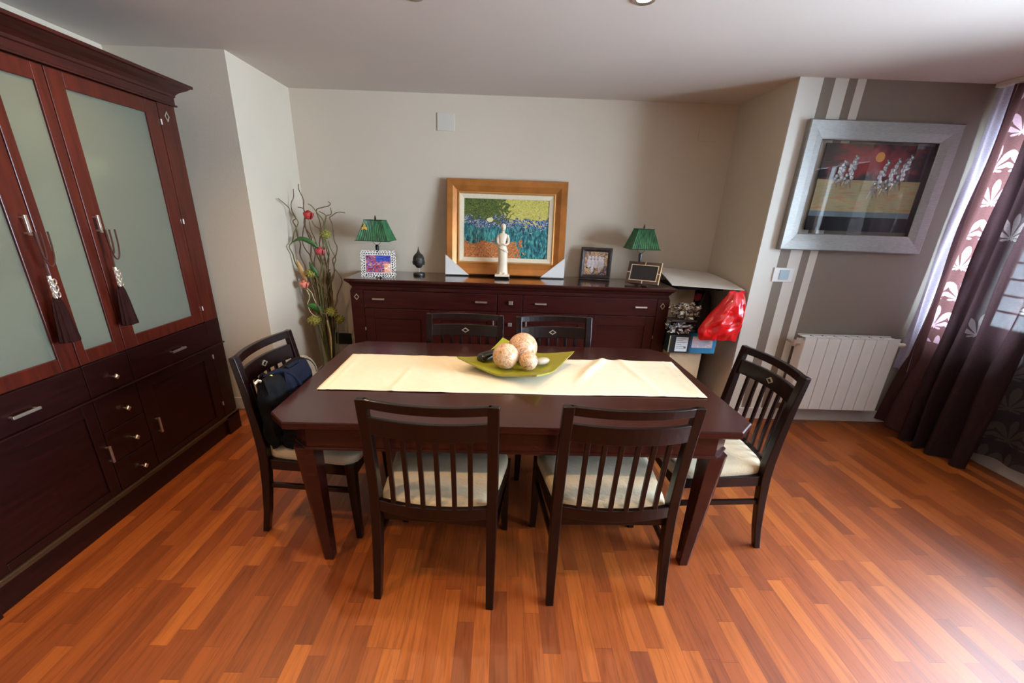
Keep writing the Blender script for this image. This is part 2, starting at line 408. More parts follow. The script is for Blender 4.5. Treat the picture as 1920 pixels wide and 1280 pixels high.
# things behind the frosted glass
BOWLM = mat('pale_ceramic', rgb(235, 225, 205), .3)
def bowl(x, y, z, r, label, m):
    tag(MB().lathe([(r * .35, 0), (r * .4, .01), (r * .8, r * .45), (r, r * .8), (r * .96, r * .8), (r * .7, r * .4), (r * .3, .02), (.001, .02)], (0, 0, 0)).build('bowl', m, None, off=(0, 0, 0)), label, 'bowl').location = (x, y, z)
bowl(-2.13, 2.03, 1.269, .1, 'pale bowl on the shelf behind the narrow middle glass door', BOWLM)
bowl(-2.15, 2.42, 1.675, .11, 'pale bowl on the upper shelf behind the right glass door', BOWLM)
bowl(-2.15, 1.62, 1.269, .12, 'pale bowl on the shelf behind the left glass door', BOWLM)
rp = tag(MB().lathe([(.03, 0), (.045, .03), (.05, .08), (.03, .13), (.02, .15), (.024, .16), (.001, .16)]).build('vase', mat('red_glaze', rgb(190, 50, 40), .3), None), 'small red vase glimpsed behind the narrow middle glass door', 'vase')
rp.location = (-2.3, 2.09, 1.269)

# tassels
TASM = mat('tassel_thread', rgb(38, 16, 13), .8, .3, 120, .4, 200, (1, 1, .1), spec=.1)
CORDM = mat('tassel_cord', rgb(66, 28, 20), .7, .2, 200)
SILV = mat('silver_beads', rgb(215, 210, 200), .3, metal=.8)
def tassel(hy, top, label, dy):
    x = CF + .042
    t = root('curtain_tassel', label, 'tassel', (x, hy + dy, 1.0), group='tassels hanging on the cabinet handles')
    def cord(y0, y1, zb, sgn):
        pts = []
        for i in range(13):
            a = i / 12 * PI
            pts.append((x + .006 + .004 * sgn, (y0 + y1) / 2 + (y0 - y1) / 2 * math.cos(a), top - (top - zb) * math.sin(a) ** .7))
        return pts
    c = MB()
    c.tube(cord(hy - .012, hy + .01, 1.33, 1), .0035, 6).tube(cord(hy - .006, hy + .05, 1.30, -1), .0035, 6)
    c.tube([(x, hy, top), (x + .006, hy + dy * .5, 1.36), (x + .004, hy + dy, 1.262)], .004, 6)
    c.tube([(x - .002, hy - .004, top), (x + .004, hy + dy * .3, 1.35), (x + .004, hy + dy, 1.262)], .004, 6)
    c.build('cord', CORDM, t)
    k = MB()
    for dz in (0, .027, .054):
        for s_ in (-1, 1):
            pts = [(x + .012, hy + dy + s_ * .009 + .007 * math.cos(a * PI / 5), 1.185 + dz + .012 * math.sin(a * PI / 5)) for a in range(11)]
            k.tube(pts, .0028, 6)
    k.tube([(x + .004, hy + dy, 1.265), (x + .004, hy + dy, 1.17)], .008, 8)
    k.build('bead_ornament', SILV, t)
    sk = MB(); rings = []
    for z, r in ((1.175, .012), (1.15, .022), (1.10, .030), (1.04, .036), (.985, .043), (.98, .041)):
        rings.append([(x + .004 + r * .62 * (1 + .12 * math.sin(9 * q)) * math.cos(q), hy + dy + r * (1 + .1 * math.sin(11 * q)) * math.sin(q), z + .003 * math.sin(7 * q)) for q in [2 * PI * i / 36 for i in range(36)]])
    sk.sm = True; sk.loft(rings).build('fringe', TASM, t)
tassel(1.838, 1.44, 'brown tassel with silver beads hanging from the left glass door handle', -.008)
tassel(2.168, 1.44, 'brown tassel with silver beads hanging from the right glass door handle', -.012)

# ------------------------------------------------------------------ sideboard
SX0, SX1, SF, SBK = -1.238, 1.418, 3.53, YB - .022
sb = root('sideboard', 'long dark mahogany sideboard along the back wall behind the table', 'sideboard', (.09, 3.79, 0))
b = MB()
b.box(SX0, SX1, SF + .02, SBK, .08, .965)
b.box(SX0, -1.135, SF, SF + .02, .08, .953).box(1.318, SX1, SF, SF + .02, .08, .953)
b.build('body', MAHOG_X, sb, .002)
MB().box(SX0 - .004, SX1 + .004, SF - .006, SBK, 0, .08).build('plinth', MAHOG_SHADE, sb, .003)
pr = [(0, .953), (.006, .955), (.008, .962), (.004, .966), (.004, .985), (.012, .992), (.02, 1.008), (.034, 1.02), (.04, 1.024), (.04, 1.03), (0, 1.03)]
mo = MB(); moulding(mo, [(SX0 + .02, SBK, -1, 0), (SX0 + .02, SF + .006, -1, -1), (SX1 - .02, SF + .006, 1, -1), (SX1 - .02, SBK, 1, 0)], [(o, z) for o, z in pr])
mo.build('cornice', MAHOG_X, sb)
MB().box(SX0 - .028, SX1 + .028, SF - .05, SBK, 1.03, 1.05).build('worktop', wood('sideboard_top', rgb(46, 16, 12), rgb(60, 22, 17), .14, .6, 0), sb, .004)
def sfront(x0, x1, z0, z1, rec=None):
    x0 += .002; x1 -= .002; z0 += .002; z1 -= .002; f = MB()
    if rec:
        a, c, e, g = rec
        f.box(x0, a, SF, SF + .02, z0, z1).box(c, x1, SF, SF + .02, z0, z1).box(a, c, SF, SF + .02, z0, e).box(a, c, SF, SF + .02, g, z1).box(a, c, SF + .008, SF + .02, e, g)
    else: f.box(x0, x1, SF, SF + .02, z0, z1)
    return f
def sbar(x, z, L_=.092): return MB().box(x - L_ / 2, x - L_ / 2 + .01, SF - .02, SF, z - .004, z + .004).box(x + L_ / 2 - .01, x + L_ / 2, SF - .02, SF, z - .004, z + .004).box(x - L_ / 2 - .003, x + L_ / 2 + .003, SF - .026, SF - .016, z - .006, z + .006)
def sknob(x, z): return MB().box(x - .006, x + .006, SF - .016, SF, z - .006, z + .006).box(x - .016, x + .016, SF - .026, SF - .014, z - .015, z + .015)
for x0, x1, hs in ((-1.133, -.022, (-1.006, -.155)), (.192, 1.316, (.34, 1.178))):
    d = sfront(x0, x1, .808, .953).build('drawer', MAHOG_X, sb, .002)
    for h_ in hs: sbar(h_, .886).build('handle', METAL, d, .001)
for z0, z1, kz in ((.808, .953, .888), (.59, .805, .705), (.37, .59, .48), (.085, .37, .25)):
    d = sfront(-.02, .19, z0, z1).build('drawer', MAHOG_X, sb, .002); sknob(.09, kz).build('knob', METAL, d, .001)
for x0, x1, hx in ((-1.133, -.58, None), (-.58, -.022, -.05), (.192, .75, .225), (.75, 1.316, None)):
    d = sfront(x0, x1, .085, .805, (x0 + .08, x1 - .08, .17, .72)).build('door', MAHOG_X, sb, .002)
    if hx: MB().box(hx - .005, hx + .005, SF - .02, SF, .65, .658).box(hx - .005, hx + .005, SF - .02, SF, .722, .73).box(hx - .006, hx + .006, SF - .026, SF - .018, .646, .734).build('handle', METAL, d, .001)
for x in (-1.133, 1.317):
    for z in (.63, .2): MB().tube([(x, SF - .004, z - .014), (x, SF - .004, z + .014)], .005).build('hinge', METAL, sb)
for x in (-1.188, 1.362):
    dm = MB(); diamond(dm, (x, SF, .897), .021, .027, 'y'); dm.build('diamond_inlay', PEWTER, sb)

# ------------------------------------------------------------------ dining table
TX, TY, TW, TD, TR = .0702, 2.1325, 2.0566, 1.1795, .0097
tb = root('dining_table', 'dark wooden dining table with clipped corners in the middle of the room', 'table', (TX, TY, 0), TR, local=True)
def octa(hx, hy, cx, cy): return [(-hx + cx, -hy), (hx - cx, -hy), (hx, -hy + cy), (hx, hy - cy), (hx - cx, hy), (-hx + cx, hy), (-hx, hy - cy), (-hx, -hy + cy)]
hx, hy = TW / 2, TD / 2
t = MB(); t.loft([[(x * s_, y * s_, z) for x, y in octa(hx, hy, .086, .09)] for s_, z in ((.985, .722), (1, .730), (1, .754), (.996, .76))])
t.build('tabletop', TABLEW, tb, 0, smooth=False)
ax, ay = hx - .085, hy - .035
t = MB(); ou, inn = octa(ax, ay, .075, .075), octa(ax - .025, ay - .025, .075, .075)
t.loft([[(x, y, .620) for x, y in ou], [(x, y, .722) for x, y in ou]], cap=False).loft([[(x, y, .620) for x, y in inn], [(x, y, .722) for x, y in inn]], cap=False)
for k in range(8):
    j = (k + 1) % 8
    for z in (.620, .722): t.add([(*ou[k], z), (*ou[j], z), (*inn[j], z), (*inn[k], z)], [(0, 1, 2, 3)])
t.build('apron', TABLEW, tb)
t = MB(); ou = octa(ax + .008, ay + .008, .078, .078)
t.loft([[(x, y, .616) for x, y in ou], [(x, y, .628) for x, y in ou]]).build('apron_moulding', TABLEW, tb, .003)
for sx in (-1, 1):
    for sy in (-1, 1):
        def sq(cx, cy, h_, z, ch):
            pts = [(-h_, -h_), (h_, -h_), (h_, h_ - ch), (h_ - ch, h_), (-h_, h_)]
            return [(cx + sx * a, cy + sy * c_, z) for a, c_ in pts]
        xo, yo = sx * (ax - .05), sy * (ay - .05)
        xb, yb = sx * (ax - .085), sy * (ay - .045)
        MB().loft([sq(xb, yb, .025, 0, .012), sq(xo, yo, .047, .616, .024)]).build('leg', TABLEW, tb, .003)

# ------------------------------------------------------------------ table runner
def runner():
    c = [(-.866, 2.419), (1.052, 2.448), (1.027, 1.904), (-.858, 1.868)]
    NU, NV = 150, 44
    CL = mat('cream_cotton', rgb(226, 214, 188), .85, .03, 30, .12, 300, sheen=.1)
    vs = []; fs = []
    def hgt(u, v):
        h_ = .0035
        for (u0, sl, wd, am) in ((.335, .10, .008, .006), (.52, -.05, .012, .009), (.60, .06, .007, .008), (.70, -.16, .014, .013), (.20, -.03, .006, .003), (.86, .05, .01, .005)):
            d = (u - u0 - sl * (v - .5)); h_ += am * math.exp(-(d / wd) ** 2) * (.35 + .65 * max(0, math.cos((v - (.2 if u0 > .5 else .8)) * 2.2)))
        h_ += .003 * (noise.noise(Vector((u * 9, v * 3, 1))) + .5) + .0015 * noise.noise(Vector((u * 30, v * 9, 4)))
        fl = max(0, min(1, (abs(u - .508) - .15) / .05)); h_ = .003 + (h_ - .003) * fl
        return max(.001, h_)
    for i in range(NU + 1):
        for j in range(NV + 1):
            u, v = i / NU, j / NV
            wob = .006 * math.sin(u * 17) * (1 if j in (0, NV) else 0)
            x = (1 - v) * ((1 - u) * c[0][0] + u * c[1][0]) + v * ((1 - u) * c[3][0] + u * c[2][0])
            y = (1 - v) * ((1 - u) * c[0][1] + u * c[1][1]) + v * ((1 - u) * c[3][1] + u * c[2][1]) + wob * .5
            hem = .0018 if (.02 < u < .028 or .972 < u < .98 or .05 < v < .075 or .925 < v < .95) else 0
            vs.append((x, y, .7605 + hgt(u, v) + hem))
    for i in range(NU):
        for j in range(NV):
            a = i * (NV + 1) + j; fs.append((a, a + 1, a + NV + 2, a + NV + 1))
    m = MB(); m.add(vs, fs); m.sm = True
    o = m.build('table_runner', CL, None)
    sd = o.modifiers.new('thick', 'SOLIDIFY'); sd.thickness = .0015; sd.offset = -1
    tag(o, 'cream cotton runner with soft creases along the middle of the dining table', 'table runner')
runner()

# ------------------------------------------------------------------ dish and its contents
DISH = mat('olive_lacquer', rgb(146, 142, 34), .35, .06, 12, .05, 60, coat=.3)
dc = Vector((.108, 2.262, .7685)); da = math.radians(14 - 45); NS = 24
m = MB(); vs = []; fs = []; hs = .235
for lay in (0, 1):
    for i in range(NS + 1):
        for j in range(NS + 1):
            u, v = -1 + 2 * i / NS, -1 + 2 * j / NS
            e = 1 - .09 * (v * v); e2 = 1 - .09 * (u * u)
            z = .052 * (abs(u * v) ** 1.3) + .014 * max(abs(u), abs(v)) ** 3
            x_, y_ = u * hs * (1 - .06 * (1 - v * v)) * 1.03, v * hs * (1 - .06 * (1 - u * u)) * 1.03
            vs.append((x_ * (1 - .02 * lay), y_ * (1 - .02 * lay), z - .012 * lay + .012))
    o0 = lay * (NS + 1) ** 2
    for i in range(NS):
        for j in range(NS):
            a = o0 + i * (NS + 1) + j; q = (a, a + 1, a + NS + 2, a + NS + 1); fs.append(q if lay else q[::-1])
K = (NS + 1) ** 2
for i in range(NS):
    for (a, c_) in ((i, i + 1), (i + NS * (NS + 1), i + 1 + NS * (NS + 1)), (i * (NS + 1), (i + 1) * (NS + 1)), (i * (NS + 1) + NS, (i + 1) * (NS + 1) + NS)):
        fs.append((a, c_, c_ + K, a + K))
m.add(vs, fs); m.sm = True; at(m, dc, da)
tag(m.build('square_dish', DISH, None), 'olive green square dish with raised corners holding stone balls on the cream runner', 'dish')
def marble():
    m, n, l, p = base('veined_stone')
    tc = n.new('ShaderNodeTexCoord'); nz = n.new('ShaderNodeTexNoise'); nz.inputs['Scale'].default_value = 14; nz.inputs['Detail'].default_value = 8; nz.inputs['Distortion'].default_value = 2.5
    l.new(tc.outputs['Object'], nz.inputs[0])
    cr = ramp(n, [(.3, rgb(128, 84, 60)), (.42, rgb(205, 160, 120)), (.52, rgb(222, 196, 168)), (.58, rgb(186, 130, 92)), (.7, rgb(226, 205, 185))])
    l.new(nz.outputs['Fac'], cr.inputs[0])
    vo = n.new('ShaderNodeTexVoronoi'); vo.feature = 'DISTANCE_TO_EDGE'; vo.inputs['Scale'].default_value = 26
    nd = n.new('ShaderNodeTexNoise'); nd.inputs['Scale'].default_value = 20; l.new(tc.outputs['Object'], nd.inputs[0])
    ad = n.new('ShaderNodeVectorMath'); ad.operation = 'MULTIPLY_ADD'; ad.inputs[1].default_value = (.08, .08, .08); l.new(nd.outputs['Color'], ad.inputs[0]); l.new(tc.outputs['Object'], ad.inputs[2])
    l.new(ad.outputs[0], vo.inputs['Vector'])
    vr = ramp(n, [(0, (0.35, .2, .14, 1)), (.035, (1, 1, 1, 1))]); l.new(vo.outputs['Distance'], vr.inputs[0])
    mx = n.new('ShaderNodeMixRGB'); mx.blend_type = 'MULTIPLY'; mx.inputs[0].default_value = .6; l.new(cr.outputs[0], mx.inputs[1]); l.new(vr.outputs[0], mx.inputs[2])
    l.new(mx.outputs[0], p.inputs['Base Color']); setp(p, rough=.3, spec=.4)
    return m
MARB = marble()
def ball(x, y, z, r, label):
    o = MB().sphere((0, 0, 0), r, 36, 24).build('stone_ball', MARB, None); o.location = (x, y, z); o.rotation_euler = (x * 5, y * 3, r * 90)
    tag(o, label, 'ball', 'veined stone balls in the dish')
ball(.138, 2.315, .784 + .084, .083, 'largest veined stone ball at the back of the green dish')
ball(.04, 2.185, .785 + .0705, .0705, 'medium veined stone ball at the front left of the green dish')
ball(.163, 2.162,   .789 + .050, .050, 'smallest veined stone ball at the front right of the green dish')
o = MB().sphere((0, 0, 0), .05, 24, 14, (1.0, .5, .42)).build('pebble', mat('grey_pebble', rgb(165, 150, 130), .4, .2, 20), None)
o.location = (.242, 2.235, .794 + .0225); o.rotation_euler = (0, 0, .5); tag(o, 'flat grey pebble beside the smallest ball in the green dish', 'pebble')
def rrect(hx_, hy_, r, n_=5):
    pts = []
    for cx, cy, a0 in ((hx_ - r, hy_ - r, 0), (-hx_ + r, hy_ - r, PI / 2), (-hx_ + r, -hy_ + r, PI), (hx_ - r, -hy_ + r, 1.5 * PI)):
        for k in range(n_ + 1):
            a = a0 + PI / 2 * k / n_; pts.append((cx + r * math.cos(a), cy + r * math.sin(a)))
    return pts
m = MB(); m.loft([[(x * s_, y * s_, z) for x, y in rrect(.085, .034, .028)] for s_, z in ((.9, 0), (1, .006), (1, .026), (.9, .034), (.7, .036))]); m.sm = True
o = at(m, (-.045, 2.30, .805), .75, 0, -.05).build('spectacle_case', mat('black_gloss', rgb(14, 14, 14), .12, coat=.5), None)
tag(o, 'black glossy oblong case lying in the green dish behind the medium ball', 'case')

# ------------------------------------------------------------------ chairs
def make_chair():
    c = root('dining_chair', 'x', 'chair', local=True)
    X = .238
    def post(s):
        m = MB(); rings = []
        for z, yb, dep, wd in ((0, -.272, .030, .032), (.12, -.250, .034, .036), (.28, -.232, .040, .040), (.42, -.222, .046, .042), (.50, -.222, .046, .042), (.62, -.230, .040, .042), (.78, -.247, .034, .042), (.94, -.270, .028, .042)):
            x0, x1 = s * (X + .021), s * (X + .021 - wd)
            rings.append([(x0, yb, z), (x1, yb, z), (x1, yb + dep, z), (x0, yb + dep, z)])
        return m.loft(rings)
    for s in (-1, 1): post(s).build('leg', CHAIRW, c, .004)
    for s in (-1, 1):
        m = MB(); rings = []
        for z, h_, sh in ((0, .015, .012), (.2, .019, .004), (.43, .023, 0)):
            rings.append([(s * (.262 + sh * .5) + a * h_, .225 + sh + b_ * h_, z) for a, b_ in ((-1, -1), (1, -1), (1, 1), (-1, 1))])
        m.loft(rings).build('leg', CHAIRW, c, .003)
    def bow(z0, z1, y_, th, bowd, lean=0, n_=14, ext=X - .005):
        """curved cross rail between the posts, bowing backward"""
        rings = []
        for i in range(n_ + 1):
            x = -ext + 2 * ext * i / n_; d = -bowd * (1 - (x / ext) ** 2)
            rings.append([(x, y_(z0) + d, z0), (x, y_(z0) + d + th, z0), (x, y_(z1) + d + th, z1), (x, y_(z1) + d, z1)])
        return MB().loft(rings)
    yb = lambda z: -.222 - max(0, z - .5) ** 1.25 * .135 + .006
    BW = .038
    bow(.903, .94, yb, .022, BW).build('top_rail', CHAIRW, c, .003)
    hd = bow(.792, .868, yb, .02, BW).build('header_panel', CHAIRW, c, .003)
    dm = MB(); dz = .83; z_ = yb(dz) + .02 - BW
    o_ = [(0, .017), (.026, 0), (0, -.017), (-.026, 0)]; i_ = [(a * .66, b_ * .66) for a, b_ in o_]
    P = lambda q, d: (q[0], z_ + d + .0012 * 0, dz + q[1])
    vs = [P(q, .003) for q in o_] + [P(q, .003) for q in i_] + [P(q, -.002) for q in o_] + [P(q, -.002) for q in i_]; fs = []
    for k in range(4):
        j = (k + 1) % 4; fs += [(k, j, 4 + j, 4 + k), (8 + k, 12 + k, 12 + j, 8 + j), (k, 8 + k, 8 + j, j), (4 + k, 4 + j, 12 + j, 12 + k)]
    dm.add(vs, fs).build('diamond_inlay', PEWTER, hd)
    bow(.425, .478, yb, .024, BW * .9).build('lower_rail', CHAIRW, c, .003)
    for k in range(6):
        x = -X + .021 + (2 * X - .042) * (k + 1) / 7 * 1.0
        d = -BW * (1 - (x / (X - .005)) ** 2); m = MB(); rings = []
        for z in (.47, .55, .63, .71, .80):
            y_ = yb(z) + d + .004; rings.append([(x - .0095, y_, z), (x + .0095, y_, z), (x + .0095, y_ + .013, z), (x - .0095, y_ + .013, z)])
        m.loft(rings).build('slat', CHAIRW, c, .002)
    # seat frame: rails
    f = MB(); f.loft([[(-.245, .21, z), (.245, .21, z), (.245, .245, z), (-.245, .245, z)] for z in (.36, .425)])
    for s in (-1, 1):
        f.loft([[(s * .215, -.20, z), (s * .245, -.20, z), (s * .278, .23, z), (s * .248, .23, z)] for z in (.37, .425)])
    f.box(-.22, .22, -.20, -.175, .37, .425)
    f.build('seat_frame', CHAIRW, c, .003)
    for s in (-1, 1):
        MB().loft([[(s * .228, -.22, z), (s * .246, -.22, z), (s * .270, .222, z), (s * .252, .222, z)] for z in (.265, .29)]).build('stretcher', CHAIRW, c, .002)
    # cushion: rounded trapezoid
    m = MB(); rings = []
    def outline(k, z):
        pts = []; N = 44
        for i in range(N):
            a = 2 * PI * i / N; ca, sa = math.cos(a), math.sin(a)
            ex = .26
            u = math.copysign(abs(ca) ** ex, ca); v = math.copysign(abs(sa) ** ex, sa)
            wv = .225 + (.285 - .225) * (v + 1) / 2
            x = u * (wv - (1 - k) * .5 * .1); y = .022 + v * (.232 - (1 - k) * .05) + (.012 * (1 - u * u) if v > 0 else -.018 * (1 - u * u))
            pts.append((x, y, z))
        return pts
    for k, z in ((.9, .422), (1, .430), (1.02, .445), (.97, .463), (.8, .474), (.3, .480)): rings.append(outline(k, z))
    for kk in (.75, .45, .15): rings.append([(x * kk, .022 + (y - .022) * kk, .480 + .006 * (1 - kk)) for x, y, z in outline(.3, .48)])
    m.sm = True; m.loft(rings).build('seat_cushion', CUSH, c, smooth=True)
    return c
ch0 = make_chair()
spots = [(-.2405, 1.4539, -.0835, 0, 'dark slatted chair nearest the camera on the left, its back to us', 1),
         (.4924, 1.4677, .0315, 0, 'dark slatted chair nearest the camera on the right, its back to us', 1),
         (-.2289, 2.712, -.0124, PI, 'dark chair on the far side of the table, left one before the sideboard', 2),
         (.3741, 2.722, .0773, PI, 'dark chair on the far side of the table, right one before the sideboard', 2),
         (-1.0799, 2.0274, -.0222, -PI / 2, 'dark slatted chair at the left end of the table, bag hung on its back', 3),
         (1.2735, 1.9925, .0169, PI / 2, 'dark slatted chair at the right end of the table near the radiator', 3)]
for i, (x, y, r, base_r, lb, _) in enumerate(spots):
    o = ch0 if i == 0 else copy_tree(ch0)
    rz = base_r + r
    f_ = Vector((-math.sin(rz), math.cos(rz)))
    o.location = (x + f_.x * .17, y + f_.y * .17, 0); o.rotation_euler = (0, 0, rz)
    tag(o, lb, 'chair', 'dining chairs around the table')

#@@PART2

# ------------------------------------------------------------------ paintings: procedural pictures
def uvquad(name, w_, h_, m, parent=None, th=.002):
    """thin board in its own XZ plane, centred in x, base at z=0, facing -y; Generated coords give u,v"""
    return MB().box(-w_ / 2, w_ / 2, 0, th, 0, h_).build(name, m, parent)
def garden_mat():
    m, n, l, p = base('garden_painting')
    tc = n.new('ShaderNodeTexCoord'); sx = n.new('ShaderNodeSeparateXYZ'); l.new(tc.outputs['Generated'], sx.inputs[0])
    U, V = sx.outputs['X'], sx.outputs['Z']
    mp = n.new('ShaderNodeMapping'); mp.inputs['Scale'].default_value = (9, 1, 8); l.new(tc.outputs['Generated'], mp.inputs[0])
    nz = n.new('ShaderNodeTexNoise'); nz.inputs['Scale'].default_value = 1.2; nz.inputs['Detail'].default_value = 3; nz.inputs['Distortion'].default_value = 1.5; l.new(mp.outputs[0], nz.inputs[0])
    wob = mth(n, l, 'MULTIPLY', mth(n, l, 'SUBTRACT', nz.outputs['Fac'], .5), .62)
    v2 = mth(n, l, 'ADD', V, wob)
    # strokes
    ms = n.new('ShaderNodeMapping'); ms.inputs['Scale'].default_value = (46, 1, 9); ms.inputs['Rotation'].default_value = (0, .25, 0); l.new(tc.outputs['Generated'], ms.inputs[0])
    ns = n.new('ShaderNodeTexNoise'); ns.inputs['Scale'].default_value = 1; ns.inputs['Detail'].default_value = 2; ns.inputs['Distortion'].default_value = 1.3; l.new(ms.outputs[0], ns.inputs[0])
    md = n.new('ShaderNodeMapping'); md.inputs['Scale'].default_value = (34, 1, 30); l.new(tc.outputs['Generated'], md.inputs[0])
    nd = n.new('ShaderNodeTexNoise'); nd.inputs['Scale'].default_value = 1; nd.inputs['Detail'].default_value = 2; nd.inputs['Distortion'].default_value = 2.5; l.new(md.outputs[0], nd.inputs[0])
    foliage = ramp(n, [(.32, rgb(28, 42, 22)), (.5, rgb(74, 92, 34)), (.66, rgb(120, 128, 60))]); l.new(nd.outputs['Fac'], foliage.inputs[0])
    yellow = ramp(n, [(.3, rgb(150, 140, 50)), (.5, rgb(206, 192, 92)), (.7, rgb(222, 212, 130))]); l.new(nd.outputs['Fac'], yellow.inputs[0])
    teal = ramp(n, [(.32, rgb(16, 46, 52)), (.46, rgb(24, 96, 108)), (.56, rgb(52, 140, 140)), (.7, rgb(120, 176, 150))]); l.new(ns.outputs['Fac'], teal.inputs[0])
    soil = ramp(n, [(.32, rgb(128, 58, 26)), (.5, rgb(196, 110, 56)), (.68, rgb(214, 168, 110))]); l.new(nd.outputs['Fac'], soil.inputs[0])
    blue = ramp(n, [(.35, rgb(20, 28, 60)), (.52, rgb(60, 84, 140)), (.62, rgb(196, 204, 196))]); l.new(nd.outputs['Fac'], blue.inputs[0])
    def mixc(f, a, b):
        x = n.new('ShaderNodeMixRGB'); l.new(f, x.inputs[0]); l.new(a, x.inputs[1]); l.new(b, x.inputs[2]); return x.outputs[0]
    def gt(a, b): return mth(n, l, 'GREATER_THAN', a, b)
    topc = mixc(gt(mth(n, l, 'SUBTRACT', U, wob), .50), foliage.outputs[0], yellow.outputs[0])
    low = mixc(gt(mth(n, l, 'ADD', U, wob), .66), soil.outputs[0], teal.outputs[0])
    c = mixc(gt(v2, .27), low, teal.outputs[0])
    # blossom band
    band = mth(n, l, 'MULTIPLY', gt(v2, .53), gt(mth(n, l, 'ADD', v2, 0), .53))
    c = mixc(band, c, blue.outputs[0])
    c = mixc(gt(v2, .66), c, topc)
    # pale blossoms
    vo = n.new('ShaderNodeTexVoronoi'); vo.inputs['Scale'].default_value = 1; mv = n.new('ShaderNodeMapping'); mv.inputs['Scale'].default_value = (7, 1, 6); l.new(tc.outputs['Generated'], mv.inputs[0]); l.new(mv.outputs[0], vo.inputs['Vector'])
    pale = mth(n, l, 'MULTIPLY', mth(n, l, 'LESS_THAN', vo.outputs['Distance'], .26), mth(n, l, 'MULTIPLY', gt(v2, .5), mth(n, l, 'LESS_THAN', U, .36)))
    r_ = n.new('ShaderNodeRGB'); r_.outputs[0].default_value = rgb(224, 214, 160)
    pale = mth(n, l, 'MULTIPLY', pale, mth(n, l, 'LESS_THAN', v2, .74))
    c = mixc(pale, c, r_.outputs[0])
    l.new(c, p.inputs['Base Color']); setp(p, rough=.35)
    b = n.new('ShaderNodeBump'); b.inputs['Strength'].default_value = .5; b.inputs['Distance'].default_value = .004
    l.new(ns.outputs['Fac'], b.inputs['Height']); l.new(b.outputs[0], p.inputs['Normal'])
    return m
def framed_quad(w_, h_, fw_, prof):
    """mitred frame ring in XZ plane facing -y. prof: list of (inset 0..1, depth) from outer back to inner back"""
    rings = []
    cs = [(-1, 0), (1, 0), (1, 1), (-1, 1)]
    m = MB(); vs = []; fs = []
    for t_, d in prof:
        for sx_, sz in cs:
            vs.append((sx_ * (w_ / 2 - t_ * fw_), -d, (t_ * fw_) if sz == 0 else h_ - t_ * fw_))
    K = len(prof)
    for i in range(K):
        for k in range(4):
            j = (k + 1) % 4; a = i * 4; b = ((i + 1) % K) * 4
            fs.append((a + k, a + j, b + j, b + k))
    return m.add(vs, fs)

# gilt framed painting leaning on the back wall
GILT = mat('gilt_wood', rgb(176, 110, 48), .35, .22, 7, .1, 30, (1, 1, 1), metal=.35)
GOLDL = mat('gold_slip', rgb(226, 170, 104), .3, .05, metal=.5)
LINEN = mat('linen_liner', rgb(222, 206, 178), .9, .05, 60)
pt = root('framed_painting', 'flower garden painting in a wide gilt frame leaning on the wall above the sideboard', 'painting', (.037, 3.915, 1.057), 0, local=True)
pt.rotation_euler = (math.radians(-9.3), 0, 0)
FWd, FHt = 1.05, .80
framed_quad(FWd, FHt, .1, [(0, 0), (0, .035), (.08, .045), (.55, .04), (.9, .022), (1, .018), (1, 0)]).build('frame', GILT, pt)
q = framed_quad(FWd - .2, FHt - .2, .018, [(0, .018), (0, .026), (.5, .032), (1, .022), (1, .01)]); q.v = [(x, y, z + .1) for x, y, z in q.v]; q.build('gold_slip', GOLDL, pt)
q = framed_quad(FWd - .236, FHt - .236, .035, [(0, .012), (0, .022), (1, .014), (1, .004)]); q.v = [(x, y, z + .118) for x, y, z in q.v]; q.build('liner', LINEN, pt)
cv_ = MB().box(-(FWd - .306) / 2, (FWd - .306) / 2, -.008, -.003, .153, FHt - .153).build('canvas', garden_mat(), pt)
MB().box(-.5, .5, -.002, .004, .02, FHt - .02).build('backing_board', mat('backing_board', rgb(120, 95, 65), .9), pt)
CARD = mat('white_card', rgb(212, 210, 206), .8)
for s in (-1, 1):
    m = MB(); tri = [(s * FWd / 2 + s * .004, -.004), (s * (FWd / 2 - .205), -.004), (s * FWd / 2 + s * .004, .165)]
    m.loft([[(x, -.049, z) for x, z in tri], [(x, .006, z) for x, z in tri]]).build('corner_protector', CARD, pt)

# ------------------------------------------------------------------ statuette (plain robed figure)
STON = mat('ivory_resin', rgb(226, 208, 182), .5, .08, 12, .1, 40)
st = root('statuette', 'ivory statuette of a standing robed figure on a white and black plinth before the painting', 'statuette', (.012, 3.79, 1.051), local=True)
MB().box(-.062, .062, -.045, .045, 0, .018).build('plinth_base', mat('black_lacquer', rgb(16, 15, 15), .2), st, .002)
MB().box(-.064, .064, -.047, .047, .018, .036).build('plinth', STON, st, .003)
fg = MB(); rings = []; N = 28
prof = [(.036, .048, .040, 0, 8), (.05, .046, .038, .0, 8), (.10, .041, .034, .002, 7), (.16, .038, .033, .004, 6), (.21, .040, .033, .002, 5), (.245, .041, .031, -.002, 3), (.275, .033, .026, -.005, 1), (.30, .030, .023, -.006, 0), (.33, .036, .027, -.005, 0), (.352, .042, .026, -.003, 0), (.368, .034, .021, -.002, 0), (.376, .014, .014, -.001, 0), (.392, .012, .012, 0, 0)]
for z, a, b_, ox, am in prof:
    rings.append([(ox + a * math.cos(q) * (1 + .02 * am / 3 * math.sin(9 * q + z * 30)), b_ * math.sin(q) * (1 + .02 * am / 3 * math.sin(9 * q + z * 30)), z) for q in [2 * PI * i / N for i in range(N)]])
fg.sm = True; fg.loft(rings)
fg.sphere((0, -.002, .422), .026, 20, 14, (.85, 1, 1.18)); fg.sphere((0, .014, .430), .022, 16, 10)   # head, bun
fg.tube([(0, -.026, .428), (0, -.032, .418), (0, -.027, .414)], .004, 6)
